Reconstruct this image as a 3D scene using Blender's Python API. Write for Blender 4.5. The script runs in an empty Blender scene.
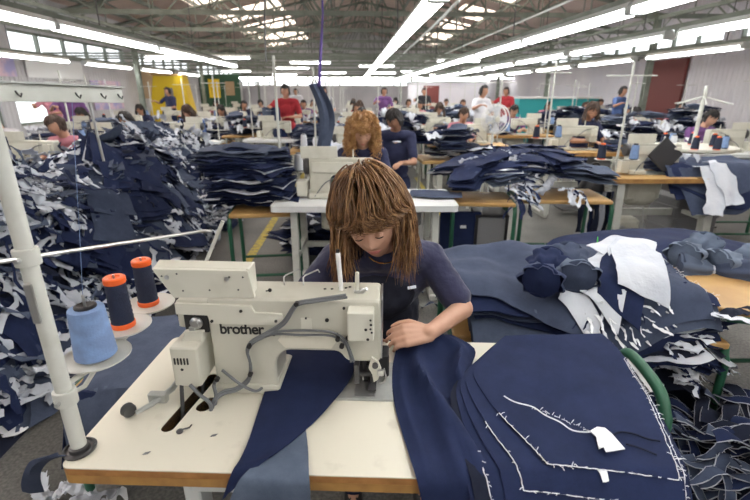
import bpy, math, random
from mathutils import Vector, Matrix, Euler, noise

# ---------------------------------------------------------------- camera, world, exposure
scene = bpy.context.scene
R = math.radians
CAM_H = 1.55
cd = bpy.data.cameras.new('camera'); cam = bpy.data.objects.new('camera', cd)
scene.collection.objects.link(cam); scene.camera = cam
cam.location = (0, 0, CAM_H)
cam.rotation_euler = (R(90 - 19.47), 0, R(-2.78))
cd.sensor_width = 36.0; cd.lens = 447.0 / 750.0 * 36.0
cd.clip_start = .02; cd.clip_end = 200
cd.dof.use_dof = True; cd.dof.focus_distance = 1.42; cd.dof.aperture_fstop = 3.5
world = bpy.data.worlds.new('world'); scene.world = world; world.use_nodes = True
bg = world.node_tree.nodes['Background']
bg.inputs['Color'].default_value = (.93, .97, 1, 1); bg.inputs['Strength'].default_value = 1.8
TUBE_STRENGTH = 17.0
SKYLIGHT_STRENGTH = 2.2
scene.view_settings.view_transform = 'Standard'
scene.view_settings.look = 'None'
scene.view_settings.exposure = 0.58
scene.view_settings.gamma = 1
scene.view_settings.use_curve_mapping = False
scene.cycles.max_bounces = 6
scene.cycles.use_denoising = True

COL = scene.collection
rnd = random.Random(7)

# ---------------------------------------------------------------- materials
def mat(name, col, rough=.6, metal=0, bump=None, var=None, coat=0, emit=None, sheen=0):
    m = bpy.data.materials.new(name); m.use_nodes = True
    nt = m.node_tree; b = nt.nodes['Principled BSDF']
    b.inputs['Base Color'].default_value = (*col, 1)
    b.inputs['Roughness'].default_value = rough; b.inputs['Metallic'].default_value = metal
    if coat: b.inputs['Coat Weight'].default_value = coat
    if sheen: b.inputs['Sheen Weight'].default_value = sheen
    if emit:
        b.inputs['Emission Color'].default_value = (*emit[0], 1); b.inputs['Emission Strength'].default_value = emit[1]
    tc = nt.nodes.new('ShaderNodeTexCoord')
    if var:                                       # (scale, second colour, low, high, detail)
        n = nt.nodes.new('ShaderNodeTexNoise'); n.inputs['Scale'].default_value = var[0]
        n.inputs['Detail'].default_value = var[4] if len(var) > 4 else 5
        nt.links.new(tc.outputs['Object'], n.inputs['Vector'])
        r = nt.nodes.new('ShaderNodeValToRGB'); r.color_ramp.elements[0].position = var[2]; r.color_ramp.elements[1].position = var[3]
        r.color_ramp.elements[0].color = (*col, 1); r.color_ramp.elements[1].color = (*var[1], 1)
        nt.links.new(n.outputs['Fac'], r.inputs['Fac']); nt.links.new(r.outputs['Color'], b.inputs['Base Color'])
    if bump:                                      # (scale, strength, distance)
        n = nt.nodes.new('ShaderNodeTexNoise'); n.inputs['Scale'].default_value = bump[0]; n.inputs['Detail'].default_value = 4
        nt.links.new(tc.outputs['Object'], n.inputs['Vector'])
        bp = nt.nodes.new('ShaderNodeBump'); bp.inputs['Strength'].default_value = bump[1]; bp.inputs['Distance'].default_value = bump[2]
        nt.links.new(n.outputs['Fac'], bp.inputs['Height']); nt.links.new(bp.outputs['Normal'], b.inputs['Normal'])
    return m

def denim(name, col, col2, back):
    """twill: fine diagonal thread pattern, blotchy wash, paler reverse side"""
    m = bpy.data.materials.new(name); m.use_nodes = True
    nt = m.node_tree; N = nt.nodes; L = nt.links; b = N['Principled BSDF']
    b.inputs['Roughness'].default_value = .85; b.inputs['Specular IOR Level'].default_value = .2
    tc = N.new('ShaderNodeTexCoord')
    w = N.new('ShaderNodeTexWave'); w.bands_direction = 'DIAGONAL'; w.inputs['Scale'].default_value = 220; w.inputs['Distortion'].default_value = 3
    n = N.new('ShaderNodeTexNoise'); n.inputs['Scale'].default_value = 9; n.inputs['Detail'].default_value = 8; n.inputs['Roughness'].default_value = .7
    n2 = N.new('ShaderNodeTexNoise'); n2.inputs['Scale'].default_value = 420; n2.inputs['Detail'].default_value = 2
    for q in (w, n, n2): L.new(tc.outputs['Object'], q.inputs['Vector'])
    a = N.new('ShaderNodeMath'); a.operation = 'MULTIPLY_ADD'; a.inputs[1].default_value = .3
    L.new(n2.outputs['Fac'], a.inputs[0]); L.new(n.outputs['Fac'], a.inputs[2])
    a2 = N.new('ShaderNodeMath'); a2.operation = 'MULTIPLY_ADD'; a2.inputs[1].default_value = .12
    L.new(w.outputs['Fac'], a2.inputs[0]); L.new(a.outputs[0], a2.inputs[2])
    r = N.new('ShaderNodeValToRGB'); r.color_ramp.elements[0].position = .35; r.color_ramp.elements[1].position = 1.0
    r.color_ramp.elements[0].color = (*col, 1); r.color_ramp.elements[1].color = (*col2, 1)
    L.new(a2.outputs[0], r.inputs['Fac'])
    g = N.new('ShaderNodeNewGeometry'); mx = N.new('ShaderNodeMix'); mx.data_type = 'RGBA'
    mx.inputs['B'].default_value = (*back, 1)
    L.new(r.outputs['Color'], mx.inputs['A']); L.new(g.outputs['Backfacing'], mx.inputs['Factor'])
    L.new(mx.outputs['Result'], b.inputs['Base Color'])
    bp = N.new('ShaderNodeBump'); bp.inputs['Strength'].default_value = .25; bp.inputs['Distance'].default_value = .002
    L.new(a2.outputs[0], bp.inputs['Height']); L.new(bp.outputs['Normal'], b.inputs['Normal'])
    return m

M = {}
M['denim_dark'] = denim('denim_dark', (.0075, .0125, .040), (.0185, .029, .084), (.035, .048, .10))
M['denim_black'] = denim('denim_black', (.006, .008, .019), (.016, .021, .042), (.03, .036, .06))
M['denim_mid'] = denim('denim_mid', (.028, .038, .070), (.070, .09, .148), (.09, .115, .17))
M['denim_slate'] = denim('denim_slate', (.036, .048, .085), (.095, .12, .18), (.09, .115, .17))
M['denim_light'] = denim('denim_light', (.048, .066, .105), (.125, .16, .225), (.16, .20, .27))
M['pocketing'] = mat('pocketing', (.62, .65, .71), .9, bump=(30, .4, .01), var=(6, (.50, .54, .62), .4, .7))
M['fray'] = mat('fray', (.78, .80, .84), .95)
M['thread_white'] = mat('thread_white', (.75, .77, .82), .8)
M['greycloth'] = mat('greycloth', (.34, .36, .41), .9, bump=(25, .4, .01))
M['laminate'] = mat('laminate', (.70, .67, .57), .35, var=(14, (.60, .57, .48), .62, .74, 9), bump=(60, .05, .001))
M['laminate_white'] = mat('laminate_white', (.72, .74, .74), .4, var=(10, (.6, .61, .6), .6, .8, 6))
M['ply'] = mat('ply', (.42, .20, .065), .5, var=(25, (.27, .12, .035), .4, .7))
M['wood'] = mat('wood', (.52, .32, .12), .5, var=(6, (.40, .23, .08), .4, .7))
M['wood_edge'] = mat('wood_edge', (.42, .23, .07), .55, var=(20, (.3, .15, .05), .4, .7))
M['cream'] = mat('cream', (.55, .54, .465), .38, var=(9, (.47, .46, .38), .5, .75), coat=.15)
M['cream_light'] = mat('cream_light', (.62, .61, .53), .4, var=(9, (.53, .52, .44), .55, .8))
M['plate'] = mat('plate', (.50, .52, .50), .35, metal=.55, var=(18, (.36, .38, .37), .45, .75))
M['steel'] = mat('steel', (.55, .56, .56), .3, metal=.9)
M['dark_steel'] = mat('dark_steel', (.09, .09, .095), .4, metal=.6)
M['black'] = mat('black', (.012, .012, .014), .5)
M['rubber'] = mat('rubber', (.03, .03, .033), .55)
M['hose'] = mat('hose', (.14, .15, .16), .45)
M['pole'] = mat('pole', (.55, .56, .52), .4, var=(12, (.43, .44, .39), .5, .8))
M['dish'] = mat('dish', (.60, .60, .55), .4)
M['green'] = mat('green', (.018, .10, .055), .45)
M['green_beam'] = mat('green_beam', (.20, .225, .19), .6, var=(4, (.13, .15, .12), .4, .7))
M['cone_navy'] = mat('cone_navy', (.012, .018, .045), .75, bump=(180, .5, .003))
M['cone_blue'] = mat('cone_blue', (.17, .25, .44), .75, bump=(180, .4, .003), var=(30, (.21, .33, .58), .4, .7))
M['cone_white'] = mat('cone_white', (.6, .62, .66), .8)
M['orange'] = mat('orange', (.85, .13, .02), .4)
M['skin'] = mat('skin', (.54, .31, .215), .5, var=(12, (.47, .245, .165), .45, .75), bump=(120, .08, .001))
M['skin_tan'] = mat('skin_tan', (.42, .22, .14), .55)
M['skin_face'] = mat('skin_face', (.62, .34, .25), .5)
M['lip'] = mat('lip', (.45, .16, .14), .45)
M['lash'] = mat('lash', (.03, .018, .014), .7)
M['hair_brown'] = mat('hair_brown', (.10, .042, .016), .42, var=(24, (.26, .13, .05), .42, .66, 6))
M['hair_gold'] = mat('hair_gold', (.22, .11, .045), .38, var=(30, (.40, .23, .10), .42, .66, 6))
M['hair_under'] = mat('hair_under', (.045, .02, .010), .6)
M['hair_curly'] = mat('hair_curly', (.50, .28, .11), .5, var=(20, (.24, .11, .04), .4, .7))
M['hair_black'] = mat('hair_black', (.012, .009, .009), .5)
M['hair_dark'] = mat('hair_dark', (.05, .025, .015), .5)
M['tee'] = mat('tee', (.028, .030, .075), .9, bump=(14, .5, .02), sheen=.2)
M['apron'] = mat('apron', (.010, .012, .026), .85, bump=(14, .5, .02))
for k, c in dict(shirt_navy=(.02, .025, .07), shirt_red=(.33, .02, .03), shirt_grey=(.22, .22, .25), shirt_white=(.62, .62, .66),
                 shirt_purple=(.16, .07, .22), shirt_black=(.02, .02, .025), shirt_blue=(.08, .14, .33), shirt_pink=(.5, .2, .25)).items():
    M[k] = mat(k, c, .9, bump=(10, .4, .02))
M['floor'] = None
M['gold'] = mat('gold', (.8, .5, .15), .25, metal=1)
M['white'] = mat('white', (.72, .72, .72), .5)
M['yellow'] = mat('yellow', (.75, .52, .02), .6)
M['fixture'] = mat('fixture', (.60, .63, .62), .5)
M['tube'] = mat('tube', (1, 1, 1), .5, emit=((1, .99, .97), TUBE_STRENGTH))
M['plastic_red'] = mat('plastic_red', (.5, .03, .03), .5)
M['teal'] = mat('teal', (.03, .35, .36), .6)
M['dark_green'] = mat('dark_green', (.03, .09, .05), .6)
M['pinkish'] = mat('pinkish', (.62, .45, .52), .7, var=(2.2, (.35, .33, .55), .45, .6))
M['maroon'] = mat('maroon', (.16, .035, .03), .6)
M['cardboard'] = mat('cardboard', (.42, .30, .18), .8)
M['grey_box'] = mat('grey_box', (.20, .20, .21), .7, bump=(70, .5, .004))

def floor_material():
    m = bpy.data.materials.new('floor_concrete'); m.use_nodes = True
    nt = m.node_tree; N = nt.nodes; L = nt.links; b = N['Principled BSDF']
    tc = N.new('ShaderNodeTexCoord')
    n = N.new('ShaderNodeTexNoise'); n.inputs['Scale'].default_value = 1.4; n.inputs['Detail'].default_value = 8
    n2 = N.new('ShaderNodeTexNoise'); n2.inputs['Scale'].default_value = 70; n2.inputs['Detail'].default_value = 3
    L.new(tc.outputs['Object'], n.inputs['Vector']); L.new(tc.outputs['Object'], n2.inputs['Vector'])
    r = N.new('ShaderNodeValToRGB'); r.color_ramp.elements[0].position = .35; r.color_ramp.elements[1].position = .7
    r.color_ramp.elements[0].color = (.085, .085, .080, 1); r.color_ramp.elements[1].color = (.17, .168, .158, 1)
    L.new(n.outputs['Fac'], r.inputs['Fac'])
    r2 = N.new('ShaderNodeValToRGB'); r2.color_ramp.elements[0].position = .35; r2.color_ramp.elements[1].position = .75
    r2.color_ramp.elements[0].color = (.6, .6, .6, 1); r2.color_ramp.elements[1].color = (1.35, 1.35, 1.3, 1)
    L.new(n2.outputs['Fac'], r2.inputs['Fac'])
    mx = N.new('ShaderNodeMix'); mx.data_type = 'RGBA'; mx.blend_type = 'MULTIPLY'; mx.inputs['Factor'].default_value = 1
    L.new(r.outputs['Color'], mx.inputs['A']); L.new(r2.outputs['Color'], mx.inputs['B'])
    L.new(mx.outputs['Result'], b.inputs['Base Color']); b.inputs['Roughness'].default_value = .55
    bp = N.new('ShaderNodeBump'); bp.inputs['Strength'].default_value = .2; bp.inputs['Distance'].default_value = .004
    L.new(n2.outputs['Fac'], bp.inputs['Height']); L.new(bp.outputs['Normal'], b.inputs['Normal'])
    return m
M['floor'] = floor_material()

def corrugated(name, c1, c2, scale, axis='X'):
    m = bpy.data.materials.new(name); m.use_nodes = True
    nt = m.node_tree; N = nt.nodes; L = nt.links; b = N['Principled BSDF']; b.inputs['Roughness'].default_value = .7
    tc = N.new('ShaderNodeTexCoord'); n = N.new('ShaderNodeTexNoise'); n.inputs['Scale'].default_value = .9; n.inputs['Detail'].default_value = 6
    L.new(tc.outputs['Object'], n.inputs['Vector'])
    r = N.new('ShaderNodeValToRGB'); r.color_ramp.elements[0].position = .3; r.color_ramp.elements[1].position = .7
    r.color_ramp.elements[0].color = (*c1, 1); r.color_ramp.elements[1].color = (*c2, 1)
    L.new(n.outputs['Fac'], r.inputs['Fac']); L.new(r.outputs['Color'], b.inputs['Base Color'])
    w = N.new('ShaderNodeTexWave'); w.bands_direction = axis; w.inputs['Scale'].default_value = scale
    L.new(tc.outputs['Object'], w.inputs['Vector'])
    bp = N.new('ShaderNodeBump'); bp.inputs['Strength'].default_value = .6; bp.inputs['Distance'].default_value = .03
    L.new(w.outputs['Fac'], bp.inputs['Height']); L.new(bp.outputs['Normal'], b.inputs['Normal'])
    return m
M['roofing'] = corrugated('roofing', (.42, .31, .27), (.60, .46, .40), 3, 'Y')
M['wall_grey'] = corrugated('wall_grey', (.42, .41, .42), (.55, .54, .56), 2, 'Y')
M['wall_far'] = corrugated('wall_far', (.40, .39, .41), (.52, .50, .51), 2, 'X')
M['wall_white'] = corrugated('wall_white', (.60, .58, .64), (.70, .67, .70), 2, 'Y')
M['skylight'] = mat('skylight', (.75, .62, .54), .6, emit=((1, .82, .70), SKYLIGHT_STRENGTH))
def glass_mat():
    m = bpy.data.materials.new('window_glass'); m.use_nodes = True
    nt = m.node_tree; N = nt.nodes; L = nt.links; N.remove(N['Principled BSDF'])
    t = N.new('ShaderNodeBsdfTransparent'); g = N.new('ShaderNodeBsdfGlossy'); g.inputs['Roughness'].default_value = .1
    mx = N.new('ShaderNodeMixShader'); mx.inputs['Fac'].default_value = .08
    L.new(t.outputs[0], mx.inputs[1]); L.new(g.outputs[0], mx.inputs[2]); L.new(mx.outputs[0], N['Material Output'].inputs['Surface'])
    return m
M['glass'] = glass_mat()

# ---------------------------------------------------------------- mesh helpers
class MB:
    def __init__(s): s.v = []; s.f = []; s.mi = []; s.cur = 0
    def add(s, vs, fs, xf=None):
        o = len(s.v)
        for p in vs: s.v.append(tuple(xf @ Vector(p)) if xf else tuple(p))
        for f in fs: s.f.append([i + o for i in f]); s.mi.append(s.cur)
        return s
    def box(s, x0, x1, y0, y1, z0, z1, xf=None, c=0):
        """box with chamfered vertical and horizontal edges when c > 0"""
        if c <= 0:
            vs = [(x, y, z) for z in (z0, z1) for x, y in ((x0, y0), (x1, y0), (x1, y1), (x0, y1))]
            return s.add(vs, [(3, 2, 1, 0), (4, 5, 6, 7), (0, 1, 5, 4), (1, 2, 6, 5), (2, 3, 7, 6), (3, 0, 4, 7)], xf)
        def ring(i, z): return [(x0+i+c, y0+i, z), (x1-i-c, y0+i, z), (x1-i, y0+i+c, z), (x1-i, y1-i-c, z), (x1-i-c, y1-i, z), (x0+i+c, y1-i, z), (x0+i, y1-i-c, z), (x0+i, y0+i+c, z)]
        vs = ring(c, z0) + ring(0, z0+c) + ring(0, z1-c) + ring(c, z1)
        fs = [tuple(range(7, -1, -1)), tuple(range(24, 32))]
        for k in range(3):
            for i in range(8):
                j = (i+1) % 8; fs.append((k*8+i, k*8+j, (k+1)*8+j, (k+1)*8+i))
        return s.add(vs, fs, xf)
    def cyl(s, p0, p1, r0, r1=None, n=12, caps=True):
        r1 = r0 if r1 is None else r1
        p0, p1 = Vector(p0), Vector(p1); d = (p1 - p0)
        if d.length < 1e-7: return s
        q = d.to_track_quat('Z', 'Y').to_matrix()
        vs = []
        for p, r in ((p0, r0), (p1, r1)):
            for i in range(n):
                a = 2*math.pi*i/n; vs.append(tuple(p + q @ Vector((math.cos(a)*r, math.sin(a)*r, 0))))
        fs = [(i, (i+1) % n, n+(i+1) % n, n+i) for i in range(n)]
        if caps: fs += [tuple(range(n-1, -1, -1)), tuple(range(n, 2*n))]
        return s.add(vs, fs)
    def tube(s, pts, r, n=8, taper=None):
        pts = [Vector(p) for p in pts]; vs = []; up = Vector((0, 0, 1))
        T = []
        for i in range(len(pts)):
            a = pts[max(0, i-1)]; b = pts[min(len(pts)-1, i+1)]; T.append((b-a).normalized() if (b-a).length > 1e-9 else Vector((0, 0, 1)))
        ref = Vector((1, 0, 0)) if abs(T[0].x) < .8 else Vector((0, 1, 0))
        for i, p in enumerate(pts):
            u = (ref - T[i]*ref.dot(T[i])).normalized(); w = T[i].cross(u); ref = u
            rr = r if taper is None else r*taper[i]
            for k in range(n):
                a = 2*math.pi*k/n; vs.append(tuple(p + u*math.cos(a)*rr + w*math.sin(a)*rr))
        fs = []
        for i in range(len(pts)-1):
            for k in range(n):
                j = (k+1) % n; fs.append((i*n+k, i*n+j, (i+1)*n+j, (i+1)*n+k))
        m = len(pts)-1
        fs += [tuple(range(n-1, -1, -1)), tuple(range(m*n, m*n+n))]
        return s.add(vs, fs)
    def lathe(s, prof, c=(0, 0, 0), n=20, axis=None):
        vs = []; q = Vector(axis).to_track_quat('Z', 'Y').to_matrix() if axis else None
        for r, z in prof:
            for i in range(n):
                a = 2*math.pi*i/n; p = Vector((math.cos(a)*r, math.sin(a)*r, z))
                if q: p = q @ p
                vs.append(tuple(p + Vector(c)))
        fs = []
        for k in range(len(prof)-1):
            for i in range(n):
                j = (i+1) % n; fs.append((k*n+i, k*n+j, (k+1)*n+j, (k+1)*n+i))
        fs += [tuple(range(n-1, -1, -1)), tuple(range((len(prof)-1)*n, len(prof)*n))]
        return s.add(vs, fs)
    def prism(s, poly, a0, a1, plane='xz'):
        n = len(poly)
        if plane == 'xz': vs = [(x, a0, z) for x, z in poly] + [(x, a1, z) for x, z in poly]
        elif plane == 'yz': vs = [(a0, y, z) for y, z in poly] + [(a1, y, z) for y, z in poly]
        else: vs = [(x, y, a0) for x, y in poly] + [(x, y, a1) for x, y in poly]
        fs = [tuple(range(n)), tuple(range(2*n-1, n-1, -1))] + [(i, i+n, (i+1) % n+n, (i+1) % n) for i in range(n)]
        return s.add(vs, fs)
    def ball(s, c, r, n=10, xf=None):
        if not hasattr(r, '__len__'): r = (r, r, r)
        vs = []; fs = []; m = n // 2 + 1
        for j in range(m+1):
            t = math.pi*j/m
            for i in range(n):
                a = 2*math.pi*i/n
                p = Vector((math.sin(t)*math.cos(a)*r[0], math.sin(t)*math.sin(a)*r[1], math.cos(t)*r[2]))
                if xf: p = xf @ p
                vs.append(tuple(p + Vector(c)))
        for j in range(m):
            for i in range(n):
                k = (i+1) % n; fs.append((j*n+i, (j+1)*n+i, (j+1)*n+k, j*n+k))
        return s.add(vs, fs)
    def mesh(s, name):
        me = bpy.data.meshes.new(name); me.from_pydata(s.v, [], s.f); me.validate(); return me
    def build(s, name, m, parent=None, smooth=False, bevel=0, fix=False, angle=None):
        me = s.mesh(name)
        for q in (m if isinstance(m, (list, tuple)) else [m]): me.materials.append(M[q] if isinstance(q, str) else q)
        if len(s.mi) == len(me.polygons) and any(s.mi): me.polygons.foreach_set('material_index', s.mi)
        o = bpy.data.objects.new(name, me); COL.objects.link(o)
        if parent: o.parent = parent
        if fix:
            import bmesh
            bm = bmesh.new(); bm.from_mesh(me); bmesh.ops.remove_doubles(bm, verts=bm.verts, dist=1e-5); bmesh.ops.recalc_face_normals(bm, faces=bm.faces); bm.to_mesh(me); bm.free()
        if smooth:
            me.polygons.foreach_set('use_smooth', [True]*len(me.polygons))
            try: me.set_sharp_from_angle(angle=R(angle or 40))
            except Exception: pass
        if bevel:
            b = o.modifiers.new('edge', 'BEVEL'); b.width = bevel; b.segments = 2; b.limit_method = 'ANGLE'; b.angle_limit = R(40)
        return o

def tag(o, label=None, cat=None, group=None, kind=None):
    if label: o['label'] = label
    if cat: o['category'] = cat
    if group: o['group'] = group
    if kind: o['kind'] = kind
    return o
def empty(name, loc=(0, 0, 0), rz=0, label=None, cat=None, group=None):
    o = bpy.data.objects.new(name, None); COL.objects.link(o); o.location = loc; o.rotation_euler = (0, 0, rz); o.empty_display_size = .05
    return tag(o, label, cat, group)
def recenter(o, base=True):
    """move a mesh object's origin to the middle of its base"""
    vs = o.data.vertices; n = len(vs)
    c = Vector((sum(v.co.x for v in vs)/n, sum(v.co.y for v in vs)/n, min(v.co.z for v in vs)))
    o.data.transform(Matrix.Translation(-c)); o.location = c
    return c
KIDS = {}
def copy_tree(o, parent=None):
    c = o.copy(); COL.objects.link(c)
    if parent: c.parent = parent
    for ch in o.children: copy_tree(ch, c)
    return c
def place(proto, loc, rz=0, label=None, cat=None, group=None, scale=None):
    """the first use of a prototype moves the prototype itself, later uses copy it"""
    if proto.get('_used'): o = copy_tree(proto)
    else: o = proto
    proto['_used'] = 1; o['_used'] = 1
    o.location = loc; o.rotation_euler = (0, 0, rz)
    if scale: o.scale = (scale,)*3
    for k in ('label', 'category', 'group'):
        if k in o: del o[k]
    return tag(o, label, cat, group)
def recolor(o, part_name, m):
    for ch in o.children:
        if ch.name.split('.')[0] == part_name:
            for s in ch.material_slots: s.link = 'OBJECT'; s.material = M[m]
ORD = ['first', 'second', 'third', 'fourth', 'fifth', 'sixth', 'seventh', 'eighth', 'ninth', 'tenth', 'eleventh', 'twelfth']

# photograph pixel -> point on a real plane of the place (used only to measure)
_TP, _YW = R(19.47), R(-2.78)
_Rt = Vector((math.cos(_YW), math.sin(_YW), 0)); _F0 = Vector((-math.sin(_YW), math.cos(_YW), 0))
_FW = _F0*math.cos(_TP) + Vector((0, 0, -math.sin(_TP))); _UP = _F0*math.sin(_TP) + Vector((0, 0, math.cos(_TP)))
def ray(px, py): return _FW + _Rt*((px-375)/447.) + _UP*((250-py)/447.)
def atz(px, py, z):
    r = ray(px, py); t = (z-CAM_H)/r.z; return Vector((r.x*t, r.y*t, z))
def aty(px, py, y):
    r = ray(px, py); t = y/r.y; return Vector((r.x*t, y, CAM_H+r.z*t))
# ---------------------------------------------------------------- the room
WL, WR, YN, YF, EAVE, RIDGE, RX = -8.2, 9.4, -9.0, 36.0, 3.9, 5.7, 0.6
o = MB().box(WL-.3, WR+.3, YN, YF+.3, -.12, 0).build('floor', 'floor'); tag(o, kind='structure')

def wall_y(name, x0, x1, ops, m, y0=YN, y1=YF, z0=0, z1=EAVE+.1):
    ys = sorted({y0, y1, *[q for op in ops for q in op[:2]]}); zs = sorted({z0, z1, *[q for op in ops for q in op[2:]]})
    b = MB()
    for j in range(len(zs)-1):
        i = 0
        while i < len(ys)-1:
            solid = lambda i: not any(op[0] <= ys[i] and ys[i+1] <= op[1] and op[2] <= zs[j] and zs[j+1] <= op[3] for op in ops)
            if solid(i):
                k = i
                while k+1 < len(ys)-1 and solid(k+1): k += 1
                b.box(x0, x1, ys[i], ys[k+1], zs[j], zs[j+1]); i = k+1
            else: i += 1
    return tag(b.build(name, m), kind='structure')
def window(n, x, y0, y1, z0, z1, step, mfr='green_beam'):
    b = MB(); t = .05
    b.box(x-t, x+t, y0, y1, z0, z0+.06); b.box(x-t, x+t, y0, y1, z1-.06, z1)
    k = max(1, round((y1-y0)/step))
    for i in range(k+1):
        y = y0+(y1-y0)*i/k; b.box(x-t, x+t, max(y0, y-.03), min(y1, y+.03), z0, z1)
    w = tag(b.build(f'window_{n}', mfr), kind='structure')
    MB().box(x-.006, x+.006, y0, y1, z0, z1).build('pane', 'glass', w)
    return w
opL = [(-7, 4, 2.42, 3.0), (5, 11.6, 2.42, 3.0), (12.2, 18, 2.42, 3.0), (18.6, 25, 2.42, 3.0), (26, 34, 2.42, 3.0), (8.2, 11.4, .75, 1.85), (11.9, 14.6, .75, 1.7)]
wall_y('wall_left', WL-.2, WL, opL, 'wall_grey')
for i, op in enumerate(opL): window(i+1, WL-.1, *op, 1.1)
opR = [(-7, 4.6, 2.75, 3.35), (5.2, 11.5, 2.75, 3.35), (12, 18, 2.75, 3.35), (18.6, 24, 2.75, 3.35)]
wall_y('wall_right', WR, WR+.2, opR, 'wall_white')
for i, op in enumerate(opR): window(i+8, WR+.1, *op, 1.0)
b = MB().box(WL, WR, YN-.2, YN, 0, EAVE); b.prism([(WL, EAVE), (WR, EAVE), (RX, RIDGE)], YN-.2, YN); tag(b.build('wall_front', 'wall_far'), kind='structure')
# far wall with a gable and a band of windows
b = MB(); b.box(WL, WR, YF, YF+.2, 0, 2.0); b.box(WL, WR, YF, YF+.2, 2.55, EAVE)
b.prism([(WL, EAVE), (WR, EAVE), (RX, RIDGE)], YF, YF+.2)
tag(b.build('wall_back', 'wall_far'), kind='structure')
b = MB()
for i in range(18):
    x = WL+(WR-WL)*i/17; b.box(x-.04, x+.04, YF, YF+.12, 2.0, 2.55)
w = tag(b.build('window_12', 'green_beam'), kind='structure')
MB().box(WL, WR, YF+.05, YF+.06, 2.0, 2.55).build('pane', 'glass', w)
# roof slopes with translucent panels let in
def roof_z(x): return RIDGE-(RIDGE-EAVE)*(x-RX)/(WR-RX) if x > RX else RIDGE-(RIDGE-EAVE)*(RX-x)/(RX-WL)
sk = {'L': (-5.6, -2.9), 'R': (4.6, 6.0)}
b = MB()
def slope(b, x0, x1, y0, y1, dz=0, t=.05):
    a, c = roof_z(x0)+dz, roof_z(x1)+dz
    b.prism([(x0, a), (x1, c), (x1, c+t), (x0, a+t)], y0, y1)
cuts = [(8+4*i, 10.6+4*i) for i in range(-4, 7)]
xs = [WL-.3, *sk['L'], RX, *sk['R'], WR+.3]
for i in range(5+1):
    if i < len(xs)-1:
        band = (xs[i], xs[i+1])
        if band in (sk['L'], sk['R']):
            y = YN
            for c0, c1 in cuts: slope(b, *band, y, c0); y = c1
            slope(b, *band, y, YF+.3)
        else: slope(b, *band, YN, YF+.3)
tag(b.build('ceiling', 'roofing'), kind='structure')
for band in (sk['L'], sk['R']):
    for c0, c1 in cuts:
        b = MB(); slope(b, *band, c0, c1, 0, .03); tag(b.build('roof_skylight', 'skylight'), kind='structure')
# purlins
b = MB()
for x in [WL+.6+1.12*i for i in range(15)]:
    z = roof_z(x)-.09; b.box(x-.035, x+.035, YN, YF, z-.05, z+.06)
tag(b.build('ceiling_purlins', 'green_beam'), kind='structure')
# roof trusses
def truss(y):
    b = MB(); zb = 3.25; t = .035
    b.box(WL, WR, y-t, y+t, zb-.05, zb+.05)
    for x0, x1 in ((WL, RX), (RX, WR)):
        b.cyl((x0, y, roof_z(x0)-.2), (x1, y, roof_z(x1)-.2), .05, n=4)
    n = 14; up = True
    for i in range(n):
        x0 = WL+(WR-WL)*i/n; x1 = WL+(WR-WL)*(i+1)/n
        a = (x0, y, zb if i % 2 == 0 else roof_z(x0)-.2); c = (x1, y, roof_z(x1)-.2 if i % 2 == 0 else zb)
        b.cyl(a, c, .026, n=4); b.cyl((x1, y, zb), (x1, y, roof_z(x1)-.2), .02, n=4)
    return tag(b.build('ceiling_truss', 'green_beam'), kind='structure')
y = -6.5
while y < 35: truss(y); y += 3.0
# lattice girders running down the hall and the steel posts that carry them
for gx in (-6.3, 7.3):
    b = MB(); z0, z1 = 2.75, 3.2
    b.box(gx-.04, gx+.04, 3.5, YF, z0-.04, z0+.04); b.box(gx-.04, gx+.04, 3.5, YF, z1-.04, z1+.04)
    y = 3.5; k = 0
    while y < YF-.6:
        b.cyl((gx, y, z0 if k % 2 else z1), (gx, y+.62, z1 if k % 2 else z0), .02, n=4); y += .62; k += 1
    tag(b.build('ceiling_girder', 'green_beam'), kind='structure')
for gx, ys in ((-6.3, (14.5, 20.5, 26.5, 32.5)), (7.3, (11.5, 17.5, 23.5, 29.5)), (3.4, (27, 33)), (-2.2, (29.5,))):
    for y in ys:
        b = MB(); b.box(gx-.06, gx+.06, y-.07, y-.05, 0, 3.3); b.box(gx-.06, gx+.06, y+.05, y+.07, 0, 3.3); b.box(gx-.01, gx+.01, y-.06, y+.06, 0, 3.3)
        b.box(gx-.13, gx+.13, y-.13, y+.13, 0, .02)
        tag(b.build('pillar_steel', 'green_beam'), kind='structure')
# painted floor lines
def strip(p, q, w, m, name):
    p, q = Vector(p), Vector(q); d = (q-p).normalized(); s = Vector((-d.y, d.x, 0))*w/2
    b = MB(); b.add([p-s, q-s, q+s, p+s], [(0, 1, 2, 3)]); o = b.build(name, m); o.location.z = .003
    return tag(o, kind='structure')
M['line'] = mat('floor_paint', (.50, .38, .05), .7, var=(22, (.25, .22, .10), .45, .62, 8))
strip((-1.95, 1.2, 0), (-1.65, 9.5, 0), .11, 'line', 'floor_line')
strip((-1.05, 3.2, 0), (-.98, 9.5, 0), .09, 'line', 'floor_line')
strip((1.15, 3.4, 0), (1.2, 8.5, 0), .07, 'line', 'floor_line')

# wall furnishings
def panel(name, x, y0, y1, z0, z1, m, label, cat, t=.03, frame=None):
    s = 1 if x < 0 else -1
    b = MB(); b.box(min(x, x+s*t), max(x, x+s*t), y0, y1, z0, z1)
    o = b.build(name, m); recenter(o); tag(o, label, cat)
    return o
panel('banner', WL+.03, 9.0, 10.4, 1.93, 2.36, 'pinkish', 'pink and violet printed banner above the bright low window', 'banner')
panel('banner', WL+.03, 10.9, 12.1, 1.9, 2.36, 'pinkish', 'smaller violet printed banner beside the grey steel sheets', 'banner')
panel('poster', WL+.03, 15.3, 17.2, 1.0, 1.9, 'pinkish', 'pink poster on grey wall low behind the machine row', 'poster')
panel('wall_sheet', WL+.03, 12.5, 15.0, 1.9, 2.38, 'white', 'pale steel sheet fixed over the low window', 'sheet')
panel('poster', WL+.03, 18.8, 21.0, 1.3, 2.3, 'cardboard', 'brown and yellow picture board on the window wall', 'poster')
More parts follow.
